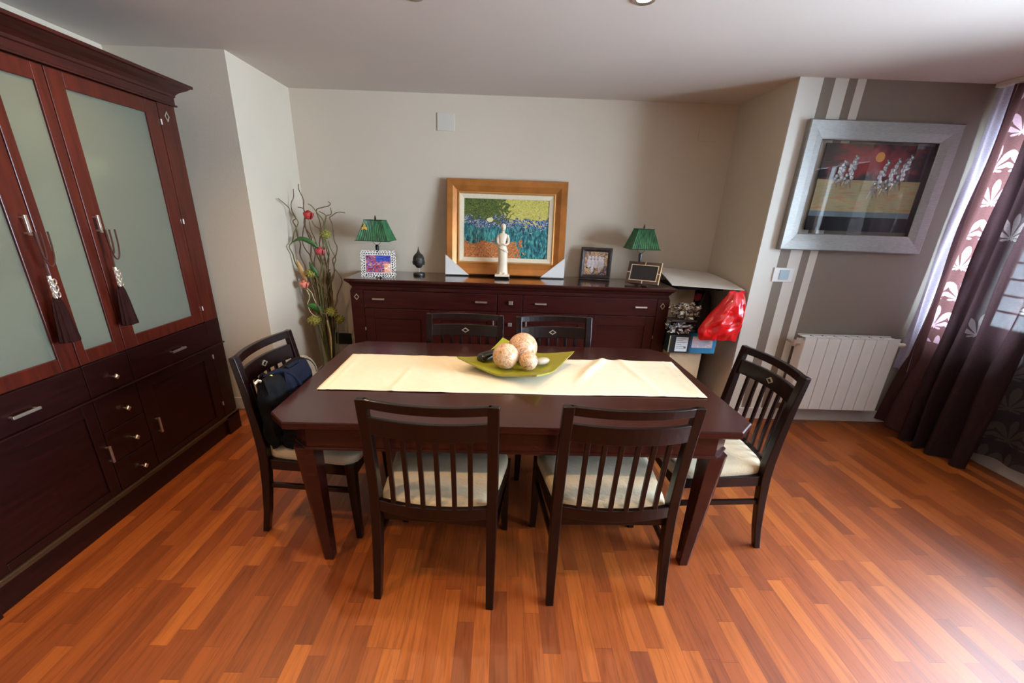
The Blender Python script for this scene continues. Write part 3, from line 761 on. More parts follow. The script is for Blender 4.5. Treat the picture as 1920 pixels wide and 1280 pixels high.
for s in (-1, 1):
    fg.tube([(s * .036, 0, .357), (s * .046, -.006, .33), (s * .046, -.012, .295), (s * .03, -.034, .283), (s * .004, -.040, .29)], [.012, .0115, .010, .008, .007], 10)
    fg.tube([(s * .018, -.030, .045), (s * .019, -.046, .041)], [.011, .008], 8)
fg.build('figure', STON, st)
sash = MB().tube([(-.04, 0, .262), (-.02, -.030, .252), (.02, -.032, .235), (.042, -.006, .222)], [.007, .009, .009, .007], 8); sash.build('sash', STON, st)

# ------------------------------------------------------------------ bronze head on a stand
BRZ = mat('dark_bronze', rgb(58, 54, 50), .5, .2, 30, .3, 60, metal=.4)
bd = root('head_sculpture', 'small dark bronze head with a pointed crown on a stand, left of the painting', 'sculpture', (-.715, 3.81, 1.051), local=True)
MB().lathe([(.001, 0), (.05, 0), (.052, .012), (.046, .022), (.02, .028), (.001, .028)], n=28).build('base', mat('black_stand', rgb(26, 24, 24), .4), bd)
MB().tube([(0, 0, .026), (0, 0, .068)], .005).build('stem', METAL, bd)
hd = MB(); hd.lathe([(.012, .062), (.022, .066), (.024, .08)], (0, 0, 0), 20)
rings = []
for z, a, y_ in ((.066, .018, 0), (.078, .03, -.003), (.095, .040, -.004), (.115, .045, -.002), (.135, .046, 0), (.155, .042, .001), (.172, .032, .001), (.184, .020, .001), (.195, .013, .001), (.21, .007, .001), (.225, .004, .001), (.243, .001, .001)):
    rings.append([(a * math.cos(q), y_ + a * 1.05 * math.sin(q), z) for q in [2 * PI * i / 28 for i in range(28)]])
hd.loft(rings); hd.tube([(0, -.046, .128), (0, -.056, .112), (0, -.047, .106)], [.004, .006, .004], 8)
hd.tube([(-.012, -.044, .094), (0, -.048, .093), (.012, -.044, .094)], .003, 6)
for s in (-1, 1):
    hd.tube([(s * .008, -.046, .126), (s * .018, -.046, .129), (s * .028, -.04, .124)], .0022, 6)
    hd.tube([(s * .046, .002, .13), (s * .05, .0, .11), (s * .044, -.002, .088)], [.004, .006, .005], 8)
hd.sm = True; hd.build('head', BRZ, bd)
cl = MB()
for i in range(90):
    a = i * 2.4; z = .135 + .05 * (i / 90); r = .046 * math.sqrt(max(0, 1 - ((z - .125) / .062) ** 2)) + .001
    if math.sin(a) < -.55 and z < .15: continue
    cl.sphere((r * math.cos(a), r * 1.05 * math.sin(a), z), .0045, 6, 4)
cl.build('hair_curls', BRZ, bd)

# ------------------------------------------------------------------ table lamps with pleated green shades
def lamp(x, y, side, label, kind):
    t = root('table_lamp', label, 'lamp', (x, y, 1.051), local=True, group='green-shaded lamps on the sideboard')
    dk = mat('lamp_metal_' + kind, rgb(38, 36, 38) if kind == 'left' else rgb(86, 84, 88), .35, .1, metal=.7)
    MB().lathe([(.001, 0), (.06, 0), (.062, .008), (.05, .016), (.02, .024), (.012, .04), (.016, .06), (.011, .08), (.010, .16), (.013, .20), (.016, .235), (.010, .25), (.001, .25)], n=24).build('base', dk, t)
    hp = MB()
    for s in (-1, 1): hp.tube([(s * .006, 0, .245), (s * .03, 0, .265), (s * .045, 0, .30), (s * .045, 0, .36), (s * .022, 0, .425), (0, 0, .438)], .002, 6)
    hp.build('harp', dk, t)
    MB().lathe([(.001, .433), (.009, .436), (.005, .446), (.009, .456), (.006, .47), (.001, .484)], n=12).build('finial', dk, t)
    m, n, l, p = base('green_pleated_silk_' + kind)
    sm = MB(); rings = []; NP = 28
    for k in range(9):
        f = k / 8; z = .285 + .16 * f; hw = side / 2 * (1 - f) + side * .27 * f; ring = []
        for sd in range(4):
            for i in range(NP):
                u = -1 + 2 * i / NP; pl_ = .0022 * (1 if i % 2 else -1) + .004 * (u * u - 1) * math.sin(PI * f)
                q = (u * hw, -hw - pl_); a = sd * PI / 2
                ring.append((q[0] * math.cos(a) - q[1] * math.sin(a), q[0] * math.sin(a) + q[1] * math.cos(a), z))
        rings.append(ring)
    sm.loft(rings, cap=False)
    tc = n.new('ShaderNodeTexCoord'); mp = n.new('ShaderNodeMapping'); mp.inputs['Scale'].default_value = (60, 60, 2); nz = n.new('ShaderNodeTexNoise'); nz.inputs['Scale'].default_value = 1
    l.new(tc.outputs['Object'], mp.inputs[0]); l.new(mp.outputs[0], nz.inputs[0])
    cr = ramp(n, [(.35, rgb(10, 62, 30)), (.65, rgb(44, 116, 62))]); l.new(nz.outputs['Fac'], cr.inputs[0])
    l.new(cr.outputs[0], p.inputs['Base Color']); setp(p, rough=.45, sheen=.4)
    s_ = sm.build('lamp_shade', m, t); so = s_.modifiers.new('thick', 'SOLIDIFY'); so.thickness = .0015
    tm = mat('dark_green_braid_' + kind, rgb(14, 48, 26), .6)
    for z, hw in ((.285, side / 2 + .002), (.445, side * .27 + .002)):
        MB().tube([(a * hw, b_ * hw, z) for a, b_ in ((-1, -1), (1, -1), (1, 1), (-1, 1), (-1, -1))], .003, 6).build('shade_trim', tm, t)
    # spider arms carry the shade on the harp top
    sp = MB()
    for a in (0, PI / 2, PI, 1.5 * PI): sp.tube([(0, 0, .436), (math.cos(a) * side * .26, math.sin(a) * side * .26, .443)], .0018, 6)
    sp.build('spider', dk, t)
    return t
tl = lamp(-1.055, 3.765, .272, 'green-shaded table lamp with a gold emblem, left end of the sideboard', 'left')
em = MB()
for a, ln in ((PI / 2, .036), (PI / 2 + 2.1, .030), (PI / 2 - 2.1, .030), (0, .024), (PI, .024)):
    pts = [(math.cos(a) * ln * f, math.sin(a) * ln * f) for f in (0, .5, 1)]
    em.tube([(x_, 0, z_) for x_, z_ in pts], [.004, .010, .003], 6)
em.sphere((0, 0, 0), .011, 10, 8)
em.v = [(x_ - .065, y_ * .35 - .106 + z_ * .38, z_ * .95 + .385) for x_, y_, z_ in em.v]
em.build('gold_emblem', mat('gold_thread', rgb(222, 186, 96), .35, metal=.6), tl)
lamp(1.205, 3.81, .245, 'green-shaded table lamp behind the tilted dark frame, right end of the sideboard', 'right')

# ------------------------------------------------------------------ photo frames
def blotch(name, cols, sc=9, dist=1.5):
    m, n, l, p = base(name)
    tc = n.new('ShaderNodeTexCoord'); nz = n.new('ShaderNodeTexNoise'); nz.inputs['Scale'].default_value = sc; nz.inputs['Detail'].default_value = 3; nz.inputs['Distortion'].default_value = dist
    l.new(tc.outputs['Generated'], nz.inputs[0]); K = len(cols)
    cr = ramp(n, [(.3 + .4 * i / K, c) for i, c in enumerate(cols)], 'CONSTANT'); l.new(nz.outputs['Fac'], cr.inputs[0]); l.new(cr.outputs[0], p.inputs['Base Color']); setp(p, rough=.2)
    return m
def figures(mb, xs, z0, h_, y_):
    for x_ in xs:
        mb.sphere((x_, y_, z0 + h_ * .85), h_ * .13, 8, 6, (1, .12, 1)); mb.sphere((x_, y_, z0 + h_ * .4), h_ * .28, 8, 6, (.62, .08, 1.35))
def pframe(label, loc, rz, tilt, w_, h_, fw_, m, prof):
    t = root('photo_frame', label, 'photo frame', loc, 0, local=True); t.rotation_euler = (math.radians(-tilt), 0, rz); t.rotation_mode = 'XYZ'
    framed_quad(w_, h_, fw_, prof).build('frame', m, t)
    MB().box(-w_ / 2 + .01, w_ / 2 - .01, 0, .004, .01, h_ - .01).build('back_board', DARKPLAS, t)
    a = math.radians(tilt)
    MB().loft([[(-.02, .004, h_ * .75), (.02, .004, h_ * .75), (.02, .007, h_ * .75), (-.02, .007, h_ * .75)], [(-.025, h_ * .75 * math.sin(a) * 1.6, .004 + h_ * .75 * math.sin(a) * 1.6 * math.tan(a)), (.025, h_ * .75 * math.sin(a) * 1.6, .004 + h_ * .75 * math.sin(a) * 1.6 * math.tan(a)), (.025, h_ * .75 * math.sin(a) * 1.6 + .003, .004 + h_ * .75 * math.sin(a) * 1.6 * math.tan(a)), (-.025, h_ * .75 * math.sin(a) * 1.6 + .003, .004 + h_ * .75 * math.sin(a) * 1.6 * math.tan(a))]]).build('easel_strut', DARKPLAS, t)
    return t
WF = mat('white_openwork', rgb(232, 230, 226), .35, .02)
t = pframe('white openwork photo frame with a colourful family collage, in front of the left lamp', (-1.005, 3.585, 1.053), math.radians(10), 11, .272, .212, .036, DARKPLAS, [(.3, 0), (.3, .006), (1, .006), (1, 0)])
ow = MB(); W2, H2, FW2 = .275, .214, .036
for k in range(40):
    per = 2 * (W2 + H2) - 4 * FW2; d = per * k / 40
    for lay in (0, 1):
        off_ = FW2 * (.27 + .46 * lay); dd = (d + lay * per / 80) % per
        a, b_ = W2 - 2 * off_, H2 - 2 * off_; dd = dd / per * (2 * (a + b_))
        if dd < a: x_, z_ = -a / 2 + dd, off_
        elif dd < a + b_: x_, z_ = a / 2, off_ + dd - a
        elif dd < 2 * a + b_: x_, z_ = a / 2 - (dd - a - b_), H2 - off_
        else: x_, z_ = -a / 2, H2 - off_ - (dd - 2 * a - b_)
        ow.tube([(x_ + .0095 * math.cos(q), -.009, z_ + .0095 * math.sin(q)) for q in [2 * PI * i / 8 + k for i in range(7)]], .0032, 5)
ow.build('openwork_border', WF, t)
q = framed_quad(W2 - 2 * FW2 + .008, H2 - 2 * FW2 + .008, .005, [(0, .004), (0, .012), (1, .012), (1, .004)]); q.v = [(x, y, z + FW2 - .004) for x, y, z in q.v]; q.build('inner_rim', WF, t)
ph = MB().box(-.098, .098, -.009, -.007, FW2, H2 - FW2).build('photo', blotch('photo_crowd', [rgb(40, 44, 80), rgb(196, 84, 84), rgb(60, 70, 150), rgb(214, 150, 150), rgb(60, 50, 60)], 6), t)
MB().box(-.02, .096, -.0105, -.0092, H2 - FW2 - .05, H2 - FW2 - .006).build('blue_print', blotch('photo_blue', [rgb(40, 52, 130), rgb(70, 90, 190), rgb(44, 60, 150)], 3), t)
MB().box(.045, .097, -.0115, -.0093, FW2 + .004, FW2 + .075).build('corner_print', blotch('photo_orange', [rgb(235, 230, 224), rgb(230, 140, 90), rgb(236, 200, 180)], 3), t)
DKW = mat('carved_dark_frame', rgb(52, 44, 42), .35, .3, 30, .8, 45)
t = pframe('dark carved photo frame with a group in pale clothes, right of the painting', (.852, 3.93, 1.053), math.radians(-10), 8, .275, .272, .036, DKW, [(0, 0), (0, .012), (.2, .018), (.5, .02), (.85, .014), (1, .008), (1, 0)])
MB().box(-.102, .102, -.008, -.006, .034, .238).build('photo', blotch('photo_beach', [rgb(80, 60, 60), rgb(206, 170, 130), rgb(150, 120, 110), rgb(90, 90, 110)], 4), t)
fgm = MB(); figures(fgm, (-.06, -.03, 0.0, .03, .055), .09, .11, -.0082); figures(fgm, (-.03, .035), .05, .08, -.0086)
fgm.build('photo_figures', mat('photo_whites', rgb(206, 196, 196), .3, .25, 60), t)
BRW = mat('dark_veneer', rgb(52, 28, 20), .3, .2, 20)
t = pframe('dark wood photo frame with a silver line, tilted back before the right lamp', (1.19, 3.625, 1.062), math.radians(-29), 24, .275, .185, .034, BRW, [(0, 0), (0, .012), (.9, .012), (1, .008), (1, 0)])
q = framed_quad(.275 - .05, .185 - .05, .005, [(0, .01), (0, .0145), (1, .0145), (1, .01)]); q.v = [(x, y, z + .025) for x, y, z in q.v]; q.build('silver_line', PEWTER, t)
MB().box(-.103, .103, -.009, -.007, .034, .151).build('photo', mat('dark_photo', rgb(40, 36, 32), .12), t)
sv = MB().box(.131, .138, -.014, .0, .0, .187)
for x_ in (0,): sv.box(-.003, .003, -.014, -.011, 0, .026).box(-.003, .003, -.014, -.011, .159, .185).box(-.1375, -.112, -.014, -.011, .09, .095).box(.112, .1375, -.014, -.011, .09, .095)
sv.build('silver_edge', PEWTER, t)

# ------------------------------------------------------------------ vase and dried arrangement
VG, n, l, p = base('vase_glass'); setp(p, col=(.86, .95, .90, 1), rough=.03, trans=1, ior=1.3, spec=.5)
vs_ = tag(MB().lathe([(.001, 0), (.07, 0), (.073, .02), (.08, .3), (.104, .60), (.106, .615), (.102, .615), (.099, .60), (.076, .3), (.067, .03), (.001, .03)], n=36).build('glass_vase', VG, None), 'tall clear glass vase of twisted branches on the floor in the left corner', 'vase')
vs_.location = (-1.557, 3.75, 0)
BRANCHES = [[[-1.742,3.573,1.633],[-1.742,3.666,1.597],[-1.727,3.7,1.564],[-1.726,3.7,1.53],[-1.693,3.7,1.503],[-1.668,3.7,1.463],[-1.694,3.7,1.41],[-1.719,3.7,1.363],[-1.74,3.7,1.303],[-1.742,3.641,1.271],[-1.742,3.687,1.207],[-1.734,3.7,1.127],[-1.681,3.718,1.026],[-1.674,3.716,0.924],[-1.631,3.732,0.823],[-1.597,3.745,0.721],[-1.571,3.754,0.62],[-1.564,3.752,0.12]],[[-1.709,3.78,1.714],[-1.715,3.78,1.652],[-1.742,3.776,1.599],[-1.741,3.78,1.536],[-1.719,3.78,1.49],[-1.742,3.769,1.466],[-1.729,3.78,1.419],[-1.726,3.78,1.347],[-1.709,3.78,1.287],[-1.725,3.78,1.194],[-1.691,3.777,1.098],[-1.676,3.766,1.003],[-1.626,3.774,0.907],[-1.609,3.766,0.811],[-1.586,3.76,0.716],[-1.558,3.758,0.62],[-1.558,3.754,0.12]],[[-1.679,3.82,1.754],[-1.682,3.82,1.711],[-1.655,3.82,1.638],[-1.663,3.82,1.574],[-1.658,3.82,1.515],[-1.657,3.8,1.416],[-1.627,3.796,1.316],[-1.598,3.792,1.217],[-1.608,3.768,1.117],[-1.585,3.761,1.018],[-1.564,3.753,0.918],[-1.562,3.736,0.819],[-1.545,3.727,0.719],[-1.532,3.715,0.62],[-1.544,3.732,0.12]],[[-1.674,3.74,1.575],[-1.635,3.74,1.568],[-1.622,3.74,1.528],[-1.637,3.735,1.437],[-1.601,3.754,1.346],[-1.611,3.752,1.256],[-1.622,3.749,1.165],[-1.598,3.763,1.074],[-1.603,3.763,0.983],[-1.607,3.763,0.892],[-1.595,3.771,0.802],[-1.596,3.773,0.711],[-1.594,3.777,0.62],[-1.575,3.764,0.12]],[[-1.562,3.68,1.603],[-1.534,3.68,1.587],[-1.493,3.68,1.532],[-1.452,3.68,1.47],[-1.472,3.684,1.376],[-1.466,3.699,1.281],[-1.507,3.691,1.187],[-1.51,3.701,1.092],[-1.512,3.712,0.998],[-1.539,3.71,0.903],[-1.546,3.718,0.809],[-1.555,3.724,0.714],[-1.569,3.729,0.62],[-1.563,3.74,0.12]],[[-1.444,3.8,1.627],[-1.427,3.8,1.61],[-1.448,3.8,1.592],[-1.499,3.8,1.579],[-1.551,3.8,1.554],[-1.53,3.802,1.461],[-1.534,3.791,1.367],[-1.547,3.777,1.274],[-1.517,3.784,1.18],[-1.519,3.775,1.087],[-1.524,3.764,0.994],[-1.506,3.766,0.9],[-1.505,3.759,0.807],[-1.503,3.752,0.713],[-1.495,3.748,0.62],[-1.526,3.749,0.12]],[[-1.285,3.72,1.544],[-1.343,3.72,1.548],[-1.395,3.72,1.518],[-1.415,3.72,1.5],[-1.397,3.72,1.442],[-1.397,3.72,1.33],[-1.378,3.72,1.271],[-1.398,3.72,1.203],[-1.427,3.72,1.166],[-1.426,3.734,1.075],[-1.469,3.724,0.984],[-1.475,3.733,0.893],[-1.478,3.742,0.802],[-1.501,3.742,0.711],[-1.511,3.748,0.62],[-1.534,3.749,0.12]],[[-1.471,3.66,1.549],[-1.421,3.66,1.517],[-1.44,3.66,1.454],[-1.464,3.66,1.407],[-1.468,3.671,1.309],[-1.499,3.667,1.21],[-1.483,3.688,1.112],[-1.497,3.693,1.014],[-1.516,3.695,0.915],[-1.512,3.708,0.817],[-1.523,3.715,0.718],[-1.531,3.722,0.62],[-1.544,3.736,0.12]],[[-1.426,3.79,1.581],[-1.426,3.79,1.529],[-1.472,3.79,1.51],[-1.492,3.783,1.411],[-1.494,3.785,1.312],[-1.48,3.794,1.213],[-1.508,3.781,1.114],[-1.51,3.782,1.016],[-1.506,3.787,0.917],[-1.523,3.78,0.818],[-1.526,3.78,0.719],[-1.532,3.779,0.62],[-1.544,3.764,0.12]],[[-1.628,3.75,1.47],[-1.654,3.75,1.41],[-1.675,3.75,1.302],[-1.658,3.75,1.242],[-1.626,3.75,1.194],[-1.616,3.75,1.119],[-1.616,3.745,1.019],[-1.576,3.762,0.919],[-1.566,3.763,0.82],[-1.56,3.763,0.72],[-1.543,3.769,0.62],[-1.55,3.76,0.12]],[[-1.579,3.7,1.466],[-1.568,3.7,1.391],[-1.545,3.7,1.321],[-1.551,3.698,1.221],[-1.524,3.712,1.121],[-1.544,3.703,1.021],[-1.539,3.707,0.92],[-1.526,3.714,0.82],[-1.532,3.712,0.72],[-1.528,3.715,0.62],[-1.542,3.732,0.12]],[[-1.586,3.77,1.477],[-1.566,3.77,1.436],[-1.531,3.77,1.413],[-1.523,3.77,1.378],[-1.513,3.773,1.283],[-1.514,3.771,1.188],[-1.535,3.758,1.094],[-1.515,3.767,0.999],[-1.517,3.764,0.904],[-1.526,3.758,0.809],[-1.518,3.76,0.715],[-1.519,3.757,0.62],[-1.538,3.753,0.12]],[[-1.451,3.73,1.322],[-1.439,3.73,1.262],[-1.404,3.73,1.178],[-1.422,3.73,1.128],[-1.438,3.735,1.026],[-1.491,3.72,0.925],[-1.517,3.717,0.823],[-1.534,3.718,0.722],[-1.565,3.712,0.62],[-1.561,3.731,0.12]],[[-1.506,3.8,1.305],[-1.501,3.8,1.231],[-1.489,3.8,1.169],[-1.505,3.8,1.086],[-1.496,3.795,0.993],[-1.52,3.773,0.9],[-1.503,3.771,0.806],[-1.505,3.759,0.713],[-1.508,3.748,0.62],[-1.532,3.749,0.12]],[[-1.427,3.72,1.104],[-1.377,3.72,1.035],[-1.369,3.72,0.972],[-1.415,3.72,0.884],[-1.43,3.72,0.811],[-1.458,3.72,0.751],[-1.484,3.72,0.645],[-1.52,3.735,0.12]],[[-1.48,3.78,1.081],[-1.523,3.78,1.023],[-1.487,3.78,0.952],[-1.511,3.78,0.871],[-1.496,3.78,0.812],[-1.519,3.78,0.737],[-1.538,3.78,0.63],[-1.547,3.765,0.12]],[[-1.542,3.7,1.081],[-1.549,3.7,1.018],[-1.522,3.7,0.949],[-1.525,3.7,0.863],[-1.551,3.7,0.767],[-1.52,3.7,0.649],[-1.538,3.725,0.12]],[[-1.612,3.66,1.008],[-1.59,3.66,0.903],[-1.586,3.66,0.818],[-1.547,3.66,0.724],[-1.504,3.66,0.659],[-1.53,3.705,0.12]],[[-1.507,3.76,1.097],[-1.489,3.76,0.998],[-1.516,3.76,0.889],[-1.511,3.76,0.801],[-1.538,3.76,0.634],[-1.547,3.755,0.12]]]

ar = root('branch_arrangement', 'curly branches with roses and dried pods standing in the tall glass vase', 'flower arrangement', (-1.557, 3.75, .05))
def smooth_path(pts, k=4):
    P_ = [Vector(q) for q in pts]; out = []
    for i in range(len(P_) - 1):
        a, b_, c_, d = P_[max(i - 1, 0)], P_[i], P_[i + 1], P_[min(i + 2, len(P_) - 1)]
        for j in range(k):
            t_ = j / k; out.append(.5 * ((2 * b_) + (c_ - a) * t_ + (2 * a - 5 * b_ + 4 * c_ - d) * t_ ** 2 + (3 * b_ - a - 3 * c_ + d) * t_ ** 3))
    return out + [P_[-1]]
BRM = mat('willow_bark', rgb(112, 88, 64), .8, .25, 30, .4, 90)
BRG = mat('green_stem', rgb(104, 104, 58), .7, .25, 30)
for i, br in enumerate(BRANCHES):
    pp_ = smooth_path(br); K = len(pp_)
    MB().tube(pp_, [.0034 + .0042 * (j / K) for j in range(K)], 6).build('branch', BRM if i % 4 else BRG, ar)
for i in range(9):
    a = i * 2.4; sx_ = -1.555 + .05 * math.cos(a); sy_ = 3.75 + .05 * math.sin(a)
    pts = [(-1.557 + .04 * math.cos(a + 2), 3.75 + .04 * math.sin(a + 2), .06), (sx_, sy_, .45), (sx_ + .03 * math.cos(a * 3), sy_, .62), (sx_ + .05 * math.sin(a * 2), sy_ - .02, .80 + .03 * (i % 4)), (sx_ + .03 * math.sin(a * 5), sy_, .98 + .04 * (i % 3))]
    MB().tube(smooth_path(pts), .0042, 6).build('stem', BRG, ar)
def rose(c, r, col, nm='rose'):
    m = MB()
    for k in range(9):
        a = k * 2.4; rr_ = r * (.15 + .09 * k); vs2 = []; fs2 = []
        for i in range(5):
            for j in range(6):
                u, v = i / 4, -1 + 2 * j / 5
                ang = a + v * .9; q = rr_ * (.55 + .5 * math.sin(u * 1.9)) * (1 if k < 3 else 1.05)
                vs2.append((c[0] + q * math.cos(ang), c[1] + q * math.sin(ang), c[2] + r * (-.75 + 1.55 * u * (1 - .04 * k) - .1 * v * v)))
        for i in range(4):
            for j in range(5): x_ = i * 6 + j; fs2.append((x_, x_ + 1, x_ + 7, x_ + 6))
        m.add(vs2, fs2)
    m.sm = True; o = m.build(nm, mat(nm + '_petal', col, .6, .2, 40), ar); so = o.modifiers.new('thick', 'SOLIDIFY'); so.thickness = .0012
rose((-1.587, 3.72, 1.522), .046, rgb(186, 52, 46)); rose((-1.509, 3.68, 1.242), .043, rgb(196, 70, 78)); rose((-1.669, 3.66, .968), .044, rgb(222, 128, 104))
MB().tube(smooth_path([(-1.587, 3.72, 1.50), (-1.565, 3.7, 1.38), (-1.53, 3.7, 1.25), (-1.52, 3.72, .9), (-1.55, 3.75, .62), (-1.557, 3.75, .1)]), .0035, 6).build('stem', BRG, ar)
MB().tube(smooth_path([(-1.509, 3.68, 1.22), (-1.52, 3.7, 1.0), (-1.55, 3.75, .62), (-1.56, 3.76, .1)]), .0035, 6).build('stem', BRG, ar)
MB().tube(smooth_path([(-1.669, 3.66, .95), (-1.645, 3.68, .82), (-1.60, 3.72, .66), (-1.56, 3.76, .1)]), .0035, 6).build('stem', BRG, ar)
PODM = mat('dried_pod', rgb(146, 142, 62), .85, .35, 60, .8, 80)
for c, r, sc_ in (((-1.458, 3.70, 1.37), .046, .8), ((-1.617, 3.70, 1.049), .046, .8), ((-1.627, 3.68, .646), .06, .75), ((-1.476, 3.70, .722), .05, .9), ((-1.433, 3.75, .645), .046, .9)):
    m = MB()
    m.sphere(c, r * .8, 20, 14, (1, 1, sc_), .25, 6)
    for i in range(46):
        a = i * 2.4; z = -1 + 2 * (i + .5) / 46; q = math.sqrt(1 - z * z)
        d = Vector((q * math.cos(a), q * math.sin(a), z * sc_)); p0 = Vector(c) + d * r * .7
        m.tube([p0, p0 + d * r * .25 + Vector((0, 0, r * .1)), p0 + d * r * .36 + Vector((0, 0, r * .02))], [.006, .005, .0015], 5)
    m.build('seed_pod', PODM, ar)
def leaf(pts, wd, col, nm='leaf'):
    m = MB(); sp = smooth_path(pts, 5); K = len(sp); vs2 = []; fs2 = []
    for i, q in enumerate(sp):
        w_ = wd * math.sin(PI * min(1, max(.02, i / (K - 1))) ** .8); d = (sp[min(i + 1, K - 1)] - sp[max(i - 1, 0)]).normalized(); sd = d.cross(Vector((0, 1, 0))).normalized()
        vs2 += [tuple(q + sd * w_), tuple(q + Vector((0, -.004, 0))), tuple(q - sd * w_)]
    for i in range(K - 1):
        a = i * 3; fs2 += [(a, a + 1, a + 4, a + 3), (a + 1, a + 2, a + 5, a + 4)]
    m.add(vs2, fs2); m.sm = True; o = m.build(nm, mat(nm + '_m', col, .5, .2, 30), ar); so = o.modifiers.new('thick', 'SOLIDIFY'); so.thickness = .0012
leaf([(-1.52, 3.69, 1.255), (-1.57, 3.66, 1.31), (-1.65, 3.66, 1.335), (-1.735, 3.68, 1.30)], .02, rgb(54, 98, 40), 'long_leaf')
leaf([(-1.56, 3.7, 1.02), (-1.585, 3.68, 1.09), (-1.61, 3.68, 1.15)], .022, rgb(48, 88, 36))
leaf([(-1.55, 3.7, .70), (-1.60, 3.66, .77), (-1.66, 3.64, .79)], .034, rgb(52, 104, 42))
leaf([(-1.66, 3.7, .98), (-1.69, 3.69, 1.08), (-1.72, 3.69, 1.17)], .022, rgb(190, 150, 92), 'dry_leaf')
for q in ([(-1.65, 3.655, .92), (-1.63, 3.65, .86), (-1.655, 3.65, .80), (-1.64, 3.65, .73), (-1.60, 3.68, .67)], [(-1.655, 3.66, .94), (-1.61, 3.65, .90), (-1.60, 3.65, .86), (-1.585, 3.66, .80), (-1.56, 3.7, .68)]):
    MB().tube(smooth_path(q), [.003] * 17 if len(q) == 5 else .003, 6).build('pale_tendril', mat('pale_tendril', rgb(214, 190, 150), .7), ar)
MB().tube(smooth_path([(-1.50, 3.64, .66), (-1.497, 3.67, .5), (-1.52, 3.69, .3), (-1.54, 3.72, .08)]), .007, 8).build('thick_stem', mat('pale_stem', rgb(184, 170, 118), .6, .2), ar)

# two round striped cushions leaning beside the vase
STR, n, l, p = base('striped_felt')
tc = n.new('ShaderNodeTexCoord'); sx = n.new('ShaderNodeSeparateXYZ'); l.new(tc.outputs['Object'], sx.inputs[0])
cr = ramp(n, [(0, rgb(28, 24, 22)), (.2, rgb(206, 196, 176)), (.42, rgb(30, 26, 24)), (.5, rgb(206, 196, 176)), (.86, rgb(28, 24, 22)), (.93, rgb(206, 196, 176))], 'CONSTANT')
ln = n.new('ShaderNodeVectorMath'); ln.operation = 'LENGTH'; l.new(tc.outputs['Object'], ln.inputs[0])
l.new(mth(n, l, 'DIVIDE', ln.outputs['Value'], .17), cr.inputs[0]); l.new(cr.outputs[0], p.inputs['Base Color']); setp(p, rough=.8)
for k, (loc, r, lb, rz_) in enumerate((((-1.715, 3.50, .19), .185, 'round cream cushion with black bands leaning on the left alcove wall, larger one behind', 76), ((-1.62, 3.42, .14), .13, 'round cream cushion with black bands by the vase, smaller one in front', 70))):
    m = MB(); rings = []
    for a, z in ((.02, -.035), (.7, -.034), (.95, -.022), (1, 0), (.95, .022), (.7, .034), (.02, .035)):
        rings.append([(r * a * math.cos(q), r * a * math.sin(q), z) for q in [2 * PI * i / 40 for i in range(40)]])
    m.sm = True; o = m.loft(rings).build('round_cushion', STR, None); o.location = loc; o.rotation_euler = (math.radians(84), 0, math.radians(rz_))
    tag(o, lb, 'cushion', 'round striped cushions in the corner')

# ------------------------------------------------------------------ bag on the left chair
NAVY = mat('navy_nylon', rgb(14, 17, 32), .8, .25, 14, .3, 60, spec=.15)
BLKN = mat('black_nylon', rgb(9, 9, 12), .8, .2, 14, .3, 60, spec=.15)
bg_ = root('shoulder_bag', 'dark navy shoulder bag hanging on the backrest of the left chair', 'bag', (-1.02, 2.0, .5), 0)
def puff(x0, x1, y0, y1, z0, z1, m, nm, par, k=.35, seedv=0, lean=0):
    mb = MB(); NZ, NA = 14, 40; rings = []
    for i in range(NZ + 1):
        f = i / NZ; s_ = (math.sin(PI * min(max(f, .0), 1)) ** .28) if 0 < f < 1 else .25
        ring = []
        for j in range(NA):
            a = 2 * PI * j / NA; ca, sa = math.cos(a), math.sin(a)
            u = math.copysign(abs(ca) ** .55, ca); v = math.copysign(abs(sa) ** .55, sa)
            nn = 1 + k * .25 * noise.noise(Vector((u * 2.2 + seedv, v * 2.2, f * 5)))
            ring.append(((x0 + x1) / 2 + (x1 - x0) / 2 * u * s_ * nn + lean * (f - .5), (y0 + y1) / 2 + (y1 - y0) / 2 * v * (.9 + .1 * s_) * nn, z0 + (z1 - z0) * f + .012 * noise.noise(Vector((u * 3, v * 3, f * 3 + seedv)))))
        rings.append(ring)
    mb.sm = True
    return mb.loft(rings).build(nm, m, par, smooth=True)
puff(-1.115, -.99, 1.765, 2.15, .487, .835, BLKN, 'bag_body', bg_, .6, 3)
puff(-1.06, -.972, 1.88, 2.12, .57, .838, NAVY, 'flap', bg_, .5, 5)
puff(-1.07, -.85, 1.78, 2.04, .487, .60, BLKN, 'side_pouch', bg_, .7, 11)
m = MB(); m.tube(smooth_path([(-1.08, 1.84, .825), (-1.03, 1.89, .845), (-.985, 1.93, .80), (-.968, 1.96, .70), (-.972, 1.98, .62)]), [.013] * 17, 8); m.tube(smooth_path([(-1.03, 1.95, .835), (-1.02, 2.02, .84), (-1.01, 2.06, .835), (-1.03, 2.11, .81)]), [.011] * 13, 8)
m.build('shoulder_strap', NAVY, bg_)
m = MB(); m.tube(smooth_path([(-1.06, 2.16, .78), (-1.085, 2.2, .815), (-1.10, 2.23, .78), (-1.08, 2.24, .70)]), .007, 6); m.tube(smooth_path([(-1.06, 1.86, .79), (-1.085, 1.85, .84), (-1.10, 1.84, .82), (-1.10, 1.83, .76)]), .007, 6); m.build('hanging_loop', BLKN, bg_)
m = MB(); m.tube([(-1.06, 1.80, .826), (-1.05, 1.85, .832)], .008, 8).build('lime_zip_pull', mat('lime_tape', rgb(176, 176, 90), .5), bg_)
m = MB(); m.tube([(-1.09, 1.775, .82), (-1.08, 1.79, .83), (-1.065, 1.79, .825)], .008, 8).build('buckle', METAL, bg_)
